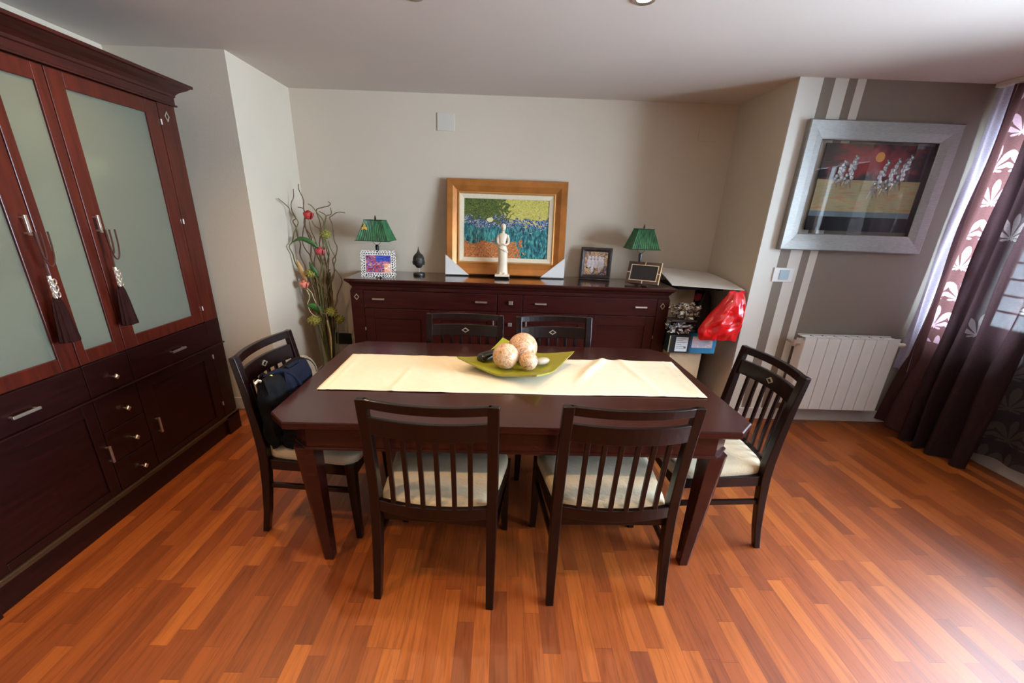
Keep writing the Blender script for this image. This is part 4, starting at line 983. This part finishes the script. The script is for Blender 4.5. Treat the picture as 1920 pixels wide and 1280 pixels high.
m = MB(); m.tube(smooth_path([(-1.02, 1.85, .52), (-1.025, 1.84, .505), (-1.01, 1.83, .492)]), .004, 6); m.build('loose_cord', mat('grey_cord', rgb(120, 118, 112), .5), bg_)

# ------------------------------------------------------------------ clutter right of the sideboard
KRAFT = mat('kraft_card', rgb(182, 152, 116), .85, .06, 12)
BEIGE = mat('beige_card', rgb(202, 176, 140), .85, .05, 9)
def carton(x0, x1, y0, y1, z0, z1, m, label, nm='cardboard_box', flap=True):
    o = root(nm, label, 'box', ((x0 + x1) / 2, (y0 + y1) / 2, z0))
    MB().box(x0, x1, y0, y1, z0, z1 - .002).build('box_body', m, o, .002)
    MB().box(x0 - .001, x1 + .001, (y0 + y1) / 2 + .001, y1 + .001, z1 - .002, z1).box(x0 - .001, x1 + .001, y0 - .001, (y0 + y1) / 2 - .001, z1 - .002, z1).build('lid_flap', m, o)
    MB().box((x0 + x1) / 2 - .022, (x0 + x1) / 2 + .022, y0 - .0012, y0, z1 - .05, z1).build('packing_tape', mat('packing_tape', rgb(196, 176, 140), .25), o)
    return o
carton(1.447, 1.70, 3.42, 3.68, 0, .30, mat('white_card_box', rgb(214, 208, 200), .7), 'white cardboard box on the floor, bottom of the pile beside the sideboard')
carton(1.447, 1.715, 3.42, 3.68, .302, .545, BEIGE, 'plain beige cardboard box under the blue box beside the sideboard')
carton(1.455, 1.69, 3.70, 4.03, 0, 1.03, KRAFT, 'tall kraft carton against the back wall behind the pile')
bx = root('shoe_box', 'blue and black printed box with white labels, under the silver plastic and the red bag', 'box', (1.60, 3.5, .547))
BX0, BX1, BY0, BY1, BZ0, BZ1 = 1.40, 1.80, 3.365, 3.47, .547, .70
BX0 = 1.447; 
BLUEB, n, l, p = base('blue_black_print')
tc = n.new('ShaderNodeTexCoord'); sx = n.new('ShaderNodeSeparateXYZ'); l.new(tc.outputs['Generated'], sx.inputs[0])
cr = ramp(n, [(0, rgb(20, 48, 56)), (.06, rgb(24, 24, 26)), (.42, rgb(26, 34, 44)), (.5, rgb(36, 110, 150)), (1, rgb(60, 150, 196))]); l.new(sx.outputs['X'], cr.inputs[0]); l.new(cr.outputs[0], p.inputs['Base Color']); setp(p, rough=.4)
MB().box(1.405, 1.79, 3.365, 3.475, .547, .695).build('box_body', BLUEB, bx, .002)
MB().box(1.447, 1.79, 3.476, 3.69, .547, .695).build('box_back', DARKPLAS, bx, .002)
WL = mat('white_label', rgb(206, 214, 218), .5, .04, 20)
MB().box(1.455, 1.555, 3.3635, 3.3648, .56, .68).build('label', WL, bx)
tx = MB()
for k in range(6): tx.box(1.463, 1.463 + (.07, .05, .08, .04, .075, .06)[k], 3.3628, 3.3634, .665 - k * .016, .669 - k * .016)
tx.box(1.525, 1.545, 3.3628, 3.3634, .585, .60)
tx.build('label_text', mat('label_ink', rgb(96, 104, 112), .6), bx)
MB().box(1.59, 1.76, 3.3635, 3.3648, .595, .69).build('picture_label', blotch('label_print', [rgb(206, 212, 224), rgb(190, 196, 214), rgb(214, 196, 206), rgb(224, 228, 232)], 5), bx)
MB().box(1.40, 1.408, 3.3635, 3.3648, .55, .69).build('box_edge_strip', mat('gold_edge', rgb(170, 160, 120), .5), bx)
def crumple(nm, label, cat, c, sz, m, seedv, amp=.35, grp=None):
    mb = MB(); rings = []; NR, NS_ = 26, 44
    for i in range(NR + 1):
        t_ = PI * i / NR; ring = []
        for k in range(NS_):
            a = 2 * PI * k / NS_; d = Vector((max(math.sin(t_), .001) * math.cos(a), max(math.sin(t_), .001) * math.sin(a), -math.cos(t_)))
            u = Vector([math.copysign(abs(q) ** .7, q) for q in d])
            nn = noise.noise(d * 3 + Vector((seedv, 0, 0))) + .6 * noise.noise(d * 8 + Vector((seedv, 3, 0))) + .3 * abs(noise.noise(d * 16 + Vector((0, seedv, 0))))
            q = 1 - amp * .5 + amp * nn
            z_ = max(-1, u.z * q)
            ring.append((c[0] + u.x * q * sz[0] / 2, c[1] + u.y * q * sz[1] / 2, c[2] + (z_ + .85) * sz[2] / 2))
        rings.append(ring)
    zmin = min(v[2] for r in rings for v in r)
    rings = [[(x_, y_, max(z_ - zmin + c[2], c[2])) for x_, y_, z_ in r] for r in rings]
    mb.sm = True; o = mb.loft(rings).build(nm, m, None); tag(o, label, cat, grp); return o
SILP, n, l, p = base('silver_film'); setp(p, col=rgb(176, 178, 182), rough=.22, metal=.75)
nz = n.new('ShaderNodeTexNoise'); nz.inputs['Scale'].default_value = 13; nz.inputs['Distortion'].default_value = 2.5; bmp = n.new('ShaderNodeBump'); bmp.inputs['Strength'].default_value = 1; bmp.inputs['Distance'].default_value = .02
tc = n.new('ShaderNodeTexCoord'); l.new(tc.outputs['Object'], nz.inputs[0]); l.new(nz.outputs['Fac'], bmp.inputs['Height']); l.new(bmp.outputs[0], p.inputs['Normal'])
cr = ramp(n, [(.38, rgb(60, 60, 60)), (.5, rgb(160, 162, 166)), (.62, rgb(230, 232, 236))]); l.new(nz.outputs['Fac'], cr.inputs[0]); l.new(cr.outputs[0], p.inputs['Base Color'])
FOIL, n, l, p = base('crumpled_foil_paper'); setp(p, rough=.45, metal=.3)
nz = n.new('ShaderNodeTexNoise'); nz.inputs['Scale'].default_value = 15; nz.inputs['Distortion'].default_value = 3; bmp = n.new('ShaderNodeBump'); bmp.inputs['Strength'].default_value = 1; bmp.inputs['Distance'].default_value = .02
tc = n.new('ShaderNodeTexCoord'); l.new(tc.outputs['Object'], nz.inputs[0]); l.new(nz.outputs['Fac'], bmp.inputs['Height']); l.new(bmp.outputs[0], p.inputs['Normal'])
cr = ramp(n, [(.4, rgb(40, 32, 28)), (.5, rgb(140, 124, 104)), (.62, rgb(212, 200, 182))]); l.new(nz.outputs['Fac'], cr.inputs[0]); l.new(cr.outputs[0], p.inputs['Base Color'])
crumple('plastic_wrapping', 'crumpled clear and silver plastic wrapping on top of the blue box', 'wrapping', (1.50, 3.43, .697), (.235, .12, .105), SILP, 2, .5)
tag(MB().box(1.395, 1.60, 3.37, 3.52, .806, .812).box(1.395, 1.60, 3.37, 3.374, .812, .82).build('tray', mat('dark_tray', rgb(60, 48, 42), .4), None, .001), 'thin dark tray between the plastic and the crumpled foil paper', 'tray')
crumple('foil_paper', 'crumpled beige and silver foil paper heaped on the thin tray beside the sideboard', 'paper', (1.53, 3.45, .813), (.24, .13, .135), FOIL, 9, .55)
# dark bag with a pink flower, standing against the carton
db = root('shopping_bag', 'dark shopping bag with a pink flower print in the shadow behind the red bag', 'bag', (1.81, 3.82, 0))
puff(1.728, 1.90, 3.72, 3.93, 0, 1.02, mat('black_paper', rgb(30, 18, 18), .5, .2, 8), 'bag_body', db, .2, 8)
MB().sphere((1.735, 3.735, .95), .035, 14, 8, (1, .35, 1), .3, 4).sphere((1.72, 3.73, .84), .028, 14, 8, (1, .35, 1), .3, 4).build('flower_print', mat('pink_print', rgb(170, 40, 70), .5), db)
# red carrier bag
RED, n, l, p = base('red_plastic'); setp(p, col=rgb(214, 14, 22), rough=.28, coat=.5, trans=.0)
nz = n.new('ShaderNodeTexNoise'); nz.inputs['Scale'].default_value = 11; nz.inputs['Distortion'].default_value = 1.2; bmp = n.new('ShaderNodeBump'); bmp.inputs['Strength'].default_value = .7; bmp.inputs['Distance'].default_value = .02
tc = n.new('ShaderNodeTexCoord'); l.new(tc.outputs['Object'], nz.inputs[0]); l.new(nz.outputs['Fac'], bmp.inputs['Height']); l.new(bmp.outputs[0], p.inputs['Normal'])
mb = MB(); rings = []
sec = [(.700, 1.60, 1.875, .045), (.704, 1.585, 1.885, .06), (.76, 1.575, 1.89, .075), (.82, 1.60, 1.90, .08), (.88, 1.645, 1.905, .078), (.94, 1.69, 1.905, .07), (.99, 1.72, 1.90, .058), (1.03, 1.745, 1.888, .04), (1.06, 1.755, 1.87, .02), (1.075, 1.76, 1.865, .01)]
for i in range(40):
    f = i / 39 * (len(sec) - 1); a = int(min(f, len(sec) - 2)); t_ = f - a
    z, x0, x1, d = [sec[a][q] * (1 - t_) + sec[a + 1][q] * t_ for q in range(4)]; ring = []
    for j in range(56):
        an = 2 * PI * j / 56; ca, sa = math.cos(an), math.sin(an); u = math.copysign(abs(ca) ** .8, ca)
        fold = .16 * math.sin(an * 5 + z * 6 + math.sin(z * 22)) + .5 * noise.noise(Vector((u * 3, sa * 3, z * 14)))
        ring.append(((x0 + x1) / 2 + (x1 - x0) / 2 * u, 3.27 + d * sa * (1 + .8 * fold) , z + (.012 * math.sin(an * 3) if 3 < i < 36 else 0)))
    rings.append(ring)
mb.sm = True; rb = root('carrier_bag', 'shiny red plastic carrier bag on the right end of the blue box', 'bag', (1.74, 3.27, .70))
mb.loft(rings).build('bag_body', RED, rb)
mb = MB()
for x_ in (1.775, 1.85): mb.tube(smooth_path([(x_ - .02, 3.26, 1.06), (x_ - .018, 3.262, 1.075), (x_ + .018, 3.27, 1.078), (x_ + .022, 3.27, 1.06)]), [.006] * 13, 6)
mb.build('handle', RED, rb)
# white board lying over the pile
mb = MB(); FLc, FRc, BRc, BLc = Vector((1.395, 3.49, 1.083)), Vector((1.90, 3.325, 1.084)), Vector((1.905, 4.02, 1.135)), Vector((1.40, 3.99, 1.172)); NB = 12
for lay in (0, 1):
    o0 = len(mb.v)
    for i in range(NB + 1):
        for j in range(NB + 1):
            u, v = i / NB, j / NB; P0 = (FLc * (1 - u) + FRc * u) * (1 - v) + (BLc * (1 - u) + BRc * u) * v
            mb.v.append((P0.x, P0.y, P0.z - .012 * math.sin(PI * u) * (1 - v) * 0 + .01 * math.sin(PI * v) - .006 * lay))
    for i in range(NB):
        for j in range(NB): a = o0 + i * (NB + 1) + j; mb.f.append((a, a + 1, a + NB + 2, a + NB + 1))
K2 = (NB + 1) ** 2
for i in range(NB):
    for a, c_ in ((i, i + 1), (i + NB * (NB + 1), i + 1 + NB * (NB + 1)), (i * (NB + 1), (i + 1) * (NB + 1)), (i * (NB + 1) + NB, (i + 1) * (NB + 1) + NB)): mb.f.append((a, c_, c_ + K2, a + K2))
mb.sm = True
tag(mb.build('foam_board', mat('pale_board', rgb(214, 208, 198), .6, .06, 3), None), 'large pale board laid across the sideboard end and the tall carton in the right corner', 'board')
tag(MB().box(1.47, 1.86, 3.56, 3.98, 1.035, 1.06).build('shade_slab', mat('shade_black', rgb(24, 22, 24), .9, .2, 30), None, .008), 'dark slab standing for the shade between the tall carton and the pale board', 'slab')  # dark slab added for the shade under the board

# ------------------------------------------------------------------ wall plates
t = root('light_switch', 'white light switch with a blue rocker on the striped wall under the silver picture', 'light switch', (2.15, YC, 1.21))
MB().box(2.073, 2.228, YC - .010, YC, 1.158, 1.262).build('switch_plate', PLASTER, t, .003)
MB().box(2.120, 2.192, YC - .015, YC - .010, 1.175, 1.246).build('rocker', mat('blue_grey_rocker', rgb(160, 182, 190), .3), t, .002)
tag(MB().box(-.565, -.422, YB - .008, YB, 2.212, 2.342).build('wall_box_cover', mat('cover_plate', rgb(204, 196, 182), .5), None, .002), 'square blank cover plate high on the back wall above the gilt painting', 'cover plate')
tag(MB().box(1.63, 1.78, YB - .006, YB, 2.205, 2.32).build('wall_box_cover', WALL, None, .002), 'painted-over cover plate high on the back wall near the right corner', 'cover plate')
t = root('wall_socket', 'dark double wall socket low on the back wall between vase and sideboard', 'socket', (-1.52, YB, .38))
MB().box(-1.592, -1.45, YB - .01, YB, .325, .435).build('socket_plate', DARKPLAS, t, .003)
MB().lathe([(.001, 0), (.019, 0), (.022, .004), (.017, .004), (.001, .002)], n=20).xf(Matrix.Translation((-1.555, YB - .01, .38)) @ Matrix.Rotation(PI / 2, 4, 'X')).build('socket_insert', DARKPLAS, t)
MB().lathe([(.001, 0), (.019, 0), (.022, .004), (.017, .004), (.001, .002)], n=20).xf(Matrix.Translation((-1.487, YB - .01, .38)) @ Matrix.Rotation(PI / 2, 4, 'X')).build('socket_insert', DARKPLAS, t)

# ------------------------------------------------------------------ big silver picture on the striped wall
SILF = mat('silver_leaf_frame', rgb(150, 147, 142), .42, .12, 30, .15, 60, (1, 1, 6), metal=.55)
pc = root('framed_picture', 'large silver framed picture of riders under an orange sun on the striped wall', 'picture', (2.571, YC - .004, 1.395), local=True)
PW, PH = 1.048, .842
framed_quad(PW, PH, .118, [(0, 0), (0, .04), (.06, .045), (.55, .04), (.94, .03), (1, .026), (1, 0)]).build('frame', SILF, pc)
GL2, n, l, p = base('picture_glass')
n.remove(p); tr = n.new('ShaderNodeBsdfTransparent'); gl = n.new('ShaderNodeBsdfGlossy'); gl.inputs['Roughness'].default_value = .01
fr = n.new('ShaderNodeFresnel'); fr.inputs[0].default_value = 1.45; mx = n.new('ShaderNodeMixShader'); l.new(fr.outputs[0], mx.inputs[0]); l.new(tr.outputs[0], mx.inputs[1]); l.new(gl.outputs[0], mx.inputs[2]); l.new(mx.outputs[0], n['Material Output'].inputs[0])
MB().box(-PW / 2 + .118, PW / 2 - .118, -.0275, -.0262, .118, PH - .118).build('glass_pane', GL2, pc)
RID, n, l, p = base('riders_painting')
tc = n.new('ShaderNodeTexCoord'); sx = n.new('ShaderNodeSeparateXYZ'); l.new(tc.outputs['Generated'], sx.inputs[0])
U, V = sx.outputs['X'], sx.outputs['Z']
nz = n.new('ShaderNodeTexNoise'); nz.inputs['Scale'].default_value = 9; nz.inputs['Detail'].default_value = 6; nz.inputs['Distortion'].default_value = 1; l.new(tc.outputs['Generated'], nz.inputs[0])
ed = mth(n, l, 'MULTIPLY', mth(n, l, 'ABSOLUTE', mth(n, l, 'SUBTRACT', U, .5)), 1.5)
ev = mth(n, l, 'MULTIPLY', mth(n, l, 'ABSOLUTE', mth(n, l, 'SUBTRACT', V, .80)), 2.6)
rd = mth(n, l, 'ADD', mth(n, l, 'MAXIMUM', ed, ev), mth(n, l, 'MULTIPLY', mth(n, l, 'SUBTRACT', nz.outputs['Fac'], .5), 1.1))
sky = ramp(n, [(.15, rgb(170, 40, 34)), (.4, rgb(128, 30, 32)), (.62, rgb(52, 26, 30)), (.85, rgb(28, 26, 30))]); l.new(rd, sky.inputs[0])
gm = n.new('ShaderNodeMapping'); gm.inputs['Scale'].default_value = (3, 1, 16); l.new(tc.outputs['Generated'], gm.inputs[0]); ng = n.new('ShaderNodeTexNoise'); ng.inputs['Scale'].default_value = 2; ng.inputs['Detail'].default_value = 4; l.new(gm.outputs[0], ng.inputs[0])
grd = ramp(n, [(.3, rgb(168, 160, 128)), (.5, rgb(190, 174, 120)), (.68, rgb(196, 140, 88))]); l.new(ng.outputs['Fac'], grd.inputs[0])
def mx3(f, a, b):
    x = n.new('ShaderNodeMixRGB'); l.new(f, x.inputs[0])
    for i_, q_ in ((1, a), (2, b)):
        if isinstance(q_, tuple): x.inputs[i_].default_value = q_
        else: l.new(q_, x.inputs[i_])
    return x.outputs[0]
G = lambda a, b: mth(n, l, 'GREATER_THAN', a, b)
c = mx3(G(V, .60), grd.outputs[0], sky.outputs[0])
c = mx3(G(V, .235), rgb(118, 136, 142), c)
c = mx3(G(V, .17), rgb(34, 30, 34), c)
du = mth(n, l, 'MULTIPLY', mth(n, l, 'SUBTRACT', U, .53), 1.28); dv = mth(n, l, 'SUBTRACT', V, .865)
ds = mth(n, l, 'SQRT', mth(n, l, 'ADD', mth(n, l, 'MULTIPLY', du, du), mth(n, l, 'MULTIPLY', dv, dv)))
c = mx3(mth(n, l, 'LESS_THAN', ds, .055), c, rgb(236, 150, 40))
l.new(c, p.inputs['Base Color']); setp(p, rough=.45)
MB().box(-.362, .378, -.022, -.012, .143, .705).build('canvas', RID, pc)
DK2 = mat('dark_canvas_edge', rgb(40, 36, 38), .5)
MB().box(.366, .382, -.024, -.012, .143, .70).build('canvas_edge', DK2, pc)
RM = mat('silver_relief', rgb(206, 206, 206), .25, .3, 90, metal=.8)
def rider(x_, z_, h_, lean=.0):
    rd_ = MB()
    for k in range(15):
        f = k / 14; rd_.sphere((x_ + lean * f + .016 * math.sin(k * 2.6) * (1.5 - f), -.0235, z_ + h_ * f), .010 + .010 * math.sin(PI * f) ** .6 * (1 if k % 2 else .7), 7, 5, (1, .3, 1))
    for s in (-.02, .005, .025): rd_.tube([(x_ + s, -.0235, z_ + .01), (x_ + s * 1.6, -.0235, z_ - .035)], [.005, .002], 5)
    rd_.build('silver_rider', RM, pc)
for a in ((-.228, .465, .13, .03), (-.158, .46, .17, .03), (.05, .40, .21, .05), (.125, .42, .20, .05), (.195, .455, .19, .06)): rider(*a)
# stand-off pegs hold the glazed canvas off the wall
MB().box(-.34, .34, -.012, -.001, .3, .32).box(-.34, .34, -.012, -.001, .52, .54).build('hanging_batten', DK2, pc)

# ------------------------------------------------------------------ radiator
rd = root('radiator', 'white sectional radiator below the silver picture on the striped wall', 'radiator', (2.735, 3.2, .16))
RX0, RX1, RZ0, RZ1, RY0, RY1 = 2.362, 3.104, .160, .765, 3.16, 3.262
NSx = 8; sw = (RX1 - RX0) / NSx
for k in range(NSx):
    a, c_ = RX0 + k * sw + .0018, RX0 + (k + 1) * sw - .0018; m = MB()
    m.box(a, c_, RY0, RY0 + .008, RZ0, RZ1 - .006).box(a + .03, c_ - .03, RY0 + .008, RY1, RZ0 + .01, RZ1 - .03).box(a, c_, RY1 - .008, RY1, RZ0 + .01, RZ1 - .03)
    m.box(a + .006, c_ - .006, RY0 + .012, RY0 + .03, RZ1 - .012, RZ1 - .004).box(a + .006, c_ - .006, RY0 + .042, RY0 + .058, RZ1 - .012, RZ1 - .004).box(a + .006, c_ - .006, RY0 + .07, RY0 + .086, RZ1 - .012, RZ1 - .004)
    m.build('section', WHITE_M, rd, .003)
MB().box(RX0 + .001, RX0 + .006, RY0 + .004, RY1 - .004, RZ0 + .02, RZ1 - .03).build('side_panel', WHITE_M, rd, .002)
MB().box(RX0, RX1, RY0 + .0, RY0 + .012, RZ1 - .004, RZ1 + .002).box(RX0, RX1, RY1 - .01, RY1, RZ1 - .004, RZ1 + .002).build('top_rail', WHITE_M, rd, .002)
for x0, x1 in ((RX0 + .1, RX0 + .13), (RX1 - .13, RX1 - .1)): MB().box(x0, x1, RY1, YC, RZ1 - .1, RZ1 - .07).box(x0, x1, RY1, YC, RZ0 + .05, RZ0 + .08).build('wall_bracket', METAL, rd)
m = MB(); m.tube([(RX0 - .045, 3.21, RZ1 - .06), (RX0 + .004, 3.21, RZ1 - .06)], .012, 12).tube([(RX0 - .045, 3.21, RZ1 - .085), (RX0 - .045, 3.21, RZ1 - .035)], .014, 12); m.tube([(RX0 - .045, 3.21, RZ1 - .06), (RX0 - .045, 3.30, RZ1 - .06)], .008, 8); m.build('valve', METAL, rd)
m = MB(); m.tube([(RX1, 3.21, RZ1 - .055), (RX1 + .03, 3.21, RZ1 - .055)], .010, 12).tube([(RX1 + .03, 3.21, RZ1 - .055), (RX1 + .085, 3.21, RZ1 - .055)], [.017, .015], 14); m.build('thermostat_knob', mat('ivory_plastic', rgb(226, 214, 184), .4), rd)
m = MB(); m.tube([(RX1, 3.21, RZ0 + .05), (RX1 + .035, 3.21, RZ0 + .05)], .010, 12); m.build('drain_valve', METAL, rd)

# ------------------------------------------------------------------ curtains
tag(MB().box(3.22, 3.27, -.35, 3.29, 2.452, 2.479).build('curtain_rail', WHITE_M, None, .003), 'white ceiling curtain rail at the striped wall corner', 'curtain rail')
def cloth_mat(name, plain, leafc, tplain, tleaf, trl, umin=0, dens=1.0, vmin=0):
    """thin fabric: diffuse + translucent + see-through weave; fan-shaped leaves printed by uv"""
    m, n, l, p = base(name); n.remove(p)
    uv = n.new('ShaderNodeUVMap'); sx = n.new('ShaderNodeSeparateXYZ'); l.new(uv.outputs[0], sx.inputs[0])
    U, V = sx.outputs['X'], sx.outputs['Y']      # metres along cloth and up
    cu, cv = .15, .21
    row = mth(n, l, 'FLOOR', mth(n, l, 'DIVIDE', V, cv))
    u2 = mth(n, l, 'ADD', mth(n, l, 'DIVIDE', U, cu), mth(n, l, 'MULTIPLY', row, .43))
    fu = mth(n, l, 'MULTIPLY', mth(n, l, 'SUBTRACT', mth(n, l, 'FRACT', u2), .5), cu)
    fv = mth(n, l, 'MULTIPLY', mth(n, l, 'SUBTRACT', mth(n, l, 'FRACT', mth(n, l, 'DIVIDE', V, cv)), .28), cv)
    rr2 = mth(n, l, 'SQRT', mth(n, l, 'ADD', mth(n, l, 'MULTIPLY', fu, fu), mth(n, l, 'MULTIPLY', fv, fv)))
    th = mth(n, l, 'ARCTAN2', fv, fu)
    pet = mth(n, l, 'ABSOLUTE', mth(n, l, 'SINE', mth(n, l, 'MULTIPLY', th, 5.0)))
    env = mth(n, l, 'MULTIPLY', mth(n, l, 'ADD', .06, mth(n, l, 'MULTIPLY', mth(n, l, 'SINE', mth(n, l, 'MULTIPLY', th, 1.0)), .055)), mth(n, l, 'ADD', .55, mth(n, l, 'MULTIPLY', pet, .75)))
    inside = mth(n, l, 'LESS_THAN', rr2, env)
    gap = mth(n, l, 'GREATER_THAN', pet, .42)
    leafm = mth(n, l, 'MULTIPLY', inside, mth(n, l, 'MAXIMUM', gap, mth(n, l, 'LESS_THAN', rr2, .018)))
    col_ = mth(n, l, 'FLOOR', u2); cc_ = n.new('ShaderNodeCombineXYZ'); l.new(row, cc_.inputs[0]); l.new(col_, cc_.inputs[1]); wn_ = n.new('ShaderNodeTexWhiteNoise'); wn_.noise_dimensions = '2D'; l.new(cc_.outputs[0], wn_.inputs['Vector'])
    leafm = mth(n, l, 'MULTIPLY', leafm, mth(n, l, 'MULTIPLY', mth(n, l, 'LESS_THAN', wn_.outputs['Value'], dens), mth(n, l, 'MULTIPLY', mth(n, l, 'GREATER_THAN', U, umin), mth(n, l, 'GREATER_THAN', V, vmin))))
    wv = n.new('ShaderNodeTexNoise'); wv.inputs['Scale'].default_value = 1; mp = n.new('ShaderNodeMapping'); mp.inputs['Scale'].default_value = (60, 320, 1); l.new(uv.outputs[0], mp.inputs[0]); l.new(mp.outputs[0], wv.inputs[0])
    wfac = ramp(n, [(.3, (.8, .8, .8, 1)), (.7, (1.15, 1.15, 1.15, 1))]); l.new(wv.outputs['Fac'], wfac.inputs[0])
    mc = n.new('ShaderNodeMixRGB'); mc.inputs[1].default_value = plain; mc.inputs[2].default_value = leafc; l.new(leafm, mc.inputs[0])
    mw = n.new('ShaderNodeMixRGB'); mw.blend_type = 'MULTIPLY'; mw.inputs[0].default_value = 1; l.new(mc.outputs[0], mw.inputs[1]); l.new(wfac.outputs[0], mw.inputs[2])
    d = n.new('ShaderNodeBsdfDiffuse'); tl_ = n.new('ShaderNodeBsdfTranslucent'); tr_ = n.new('ShaderNodeBsdfTransparent')
    l.new(mw.outputs[0], d.inputs[0]); l.new(mw.outputs[0], tl_.inputs[0])
    m1 = n.new('ShaderNodeMixShader'); m1.inputs[0].default_value = trl; l.new(d.outputs[0], m1.inputs[1]); l.new(tl_.outputs[0], m1.inputs[2])
    m2 = n.new('ShaderNodeMixShader'); l.new(m1.outputs[0], m2.inputs[1]); l.new(tr_.outputs[0], m2.inputs[2])
    l.new(mth(n, l, 'ADD', tplain, mth(n, l, 'MULTIPLY', leafm, tleaf - tplain)), m2.inputs[0])
    l.new(m2.outputs[0], n['Material Output'].inputs[0])
    return m
def curtain(name, label, path, z0, z1, m, hem=.0, top_gather=.0, group=None, flare=0):
    """path: (x,y) list from the wall outwards; vertical cloth with uv in metres"""
    pts = [(Vector((a, b_, 0))) for a, b_ in path]; sm = smooth_path(pts, 5); K = len(sm); NZ = 36
    ys = [p_.y for p_ in sm]; cx_ = sum(p_.x for p_ in sm) / K
    vs = []; fs = []; uvs = []; dist = [0]
    for i in range(1, K): dist.append(dist[-1] + (sm[i] - sm[i - 1]).length)
    for j in range(NZ + 1):
        f = j / NZ; z = z0 + (z1 - z0) * f
        for i, p_ in enumerate(sm):
            amp = .62 + .38 * math.cos(f * PI * .5) if top_gather else 1
            x = cx_ + (p_.x - cx_) * (1.25 - .5 * f) + .006 * math.sin(z * 7 + i * .3)
            y = p_.y + .008 * math.sin(z * 5 + i * .17) + top_gather * (f) * (sm[0].y - p_.y)
            y += flare * max(0, 1 - (z - z0) / .6) ** .7 * (1 - i / K)
            vs.append((x, min(y, 3.296), z)); uvs.append((dist[i], z))
    for j in range(NZ):
        for i in range(K - 1): a = j * K + i; fs.append((a, a + 1, a + K + 1, a + K))
    me = bpy.data.meshes.new(name); me.from_pydata(vs, [], fs); me.materials.append(m)
    ul = me.uv_layers.new(name='UVMap')
    for lp in me.loops: ul.data[lp.index].uv = uvs[lp.vertex_index]
    for pl_ in me.polygons: pl_.use_smooth = True
    o = bpy.data.objects.new(name, me); COL.objects.link(o)
    return tag(o, label, 'curtain', group)
SHEER = cloth_mat('lilac_sheer', rgb(196, 184, 198), rgb(196, 184, 198), .008, .008, .55)
DEVORE = cloth_mat('plum_leaf_sheer', rgb(98, 66, 64), rgb(188, 150, 160), .006, .02, .5, umin=.10, vmin=.78)
PLUM = cloth_mat('plum_voile', rgb(60, 43, 44), rgb(112, 98, 96), 0.008, .015, .34, dens=.16, vmin=.72)
FLOR = cloth_mat('grey_floral_sheer', rgb(60, 54, 56), rgb(86, 78, 74), .06, .008, .5)
curtain('sheer_curtain', 'narrow pale lilac sheer curtain hanging against the striped wall', [(3.255, 3.293), (3.27, 3.27), (3.25, 3.24), (3.265, 3.20), (3.245, 3.165)], .50, 2.452, SHEER)
curtain('leaf_curtain', 'backlit plum curtain strip with large pale leaf fans, beside the lilac sheer', [(3.245, 3.19), (3.275, 3.15), (3.24, 3.11), (3.25, 3.06), (3.255, 3.01), (3.25, 2.965)], .035, 2.452, DEVORE, flare=.10)
curtain('plum_curtain', 'heavy dark plum pleated curtain reaching the floor in front of the window', [(3.235, 3.00), (3.20, 2.975), (3.225, 2.94), (3.29, 2.93), (3.30, 2.90), (3.215, 2.885), (3.195, 2.85), (3.28, 2.835), (3.30, 2.80), (3.21, 2.77), (3.205, 2.73), (3.29, 2.70), (3.30, 2.66), (3.23, 2.62), (3.235, 2.575), (3.27, 2.54), (3.24, 2.50)], .012, 2.452, PLUM)
curtain('floral_curtain', 'see-through grey floral curtain over the window, at the right edge of the photo', [(3.30, 2.60), (3.39, 2.50), (3.37, 2.38), (3.40, 2.25), (3.37, 2.18)], .125, 2.452, FLOR)
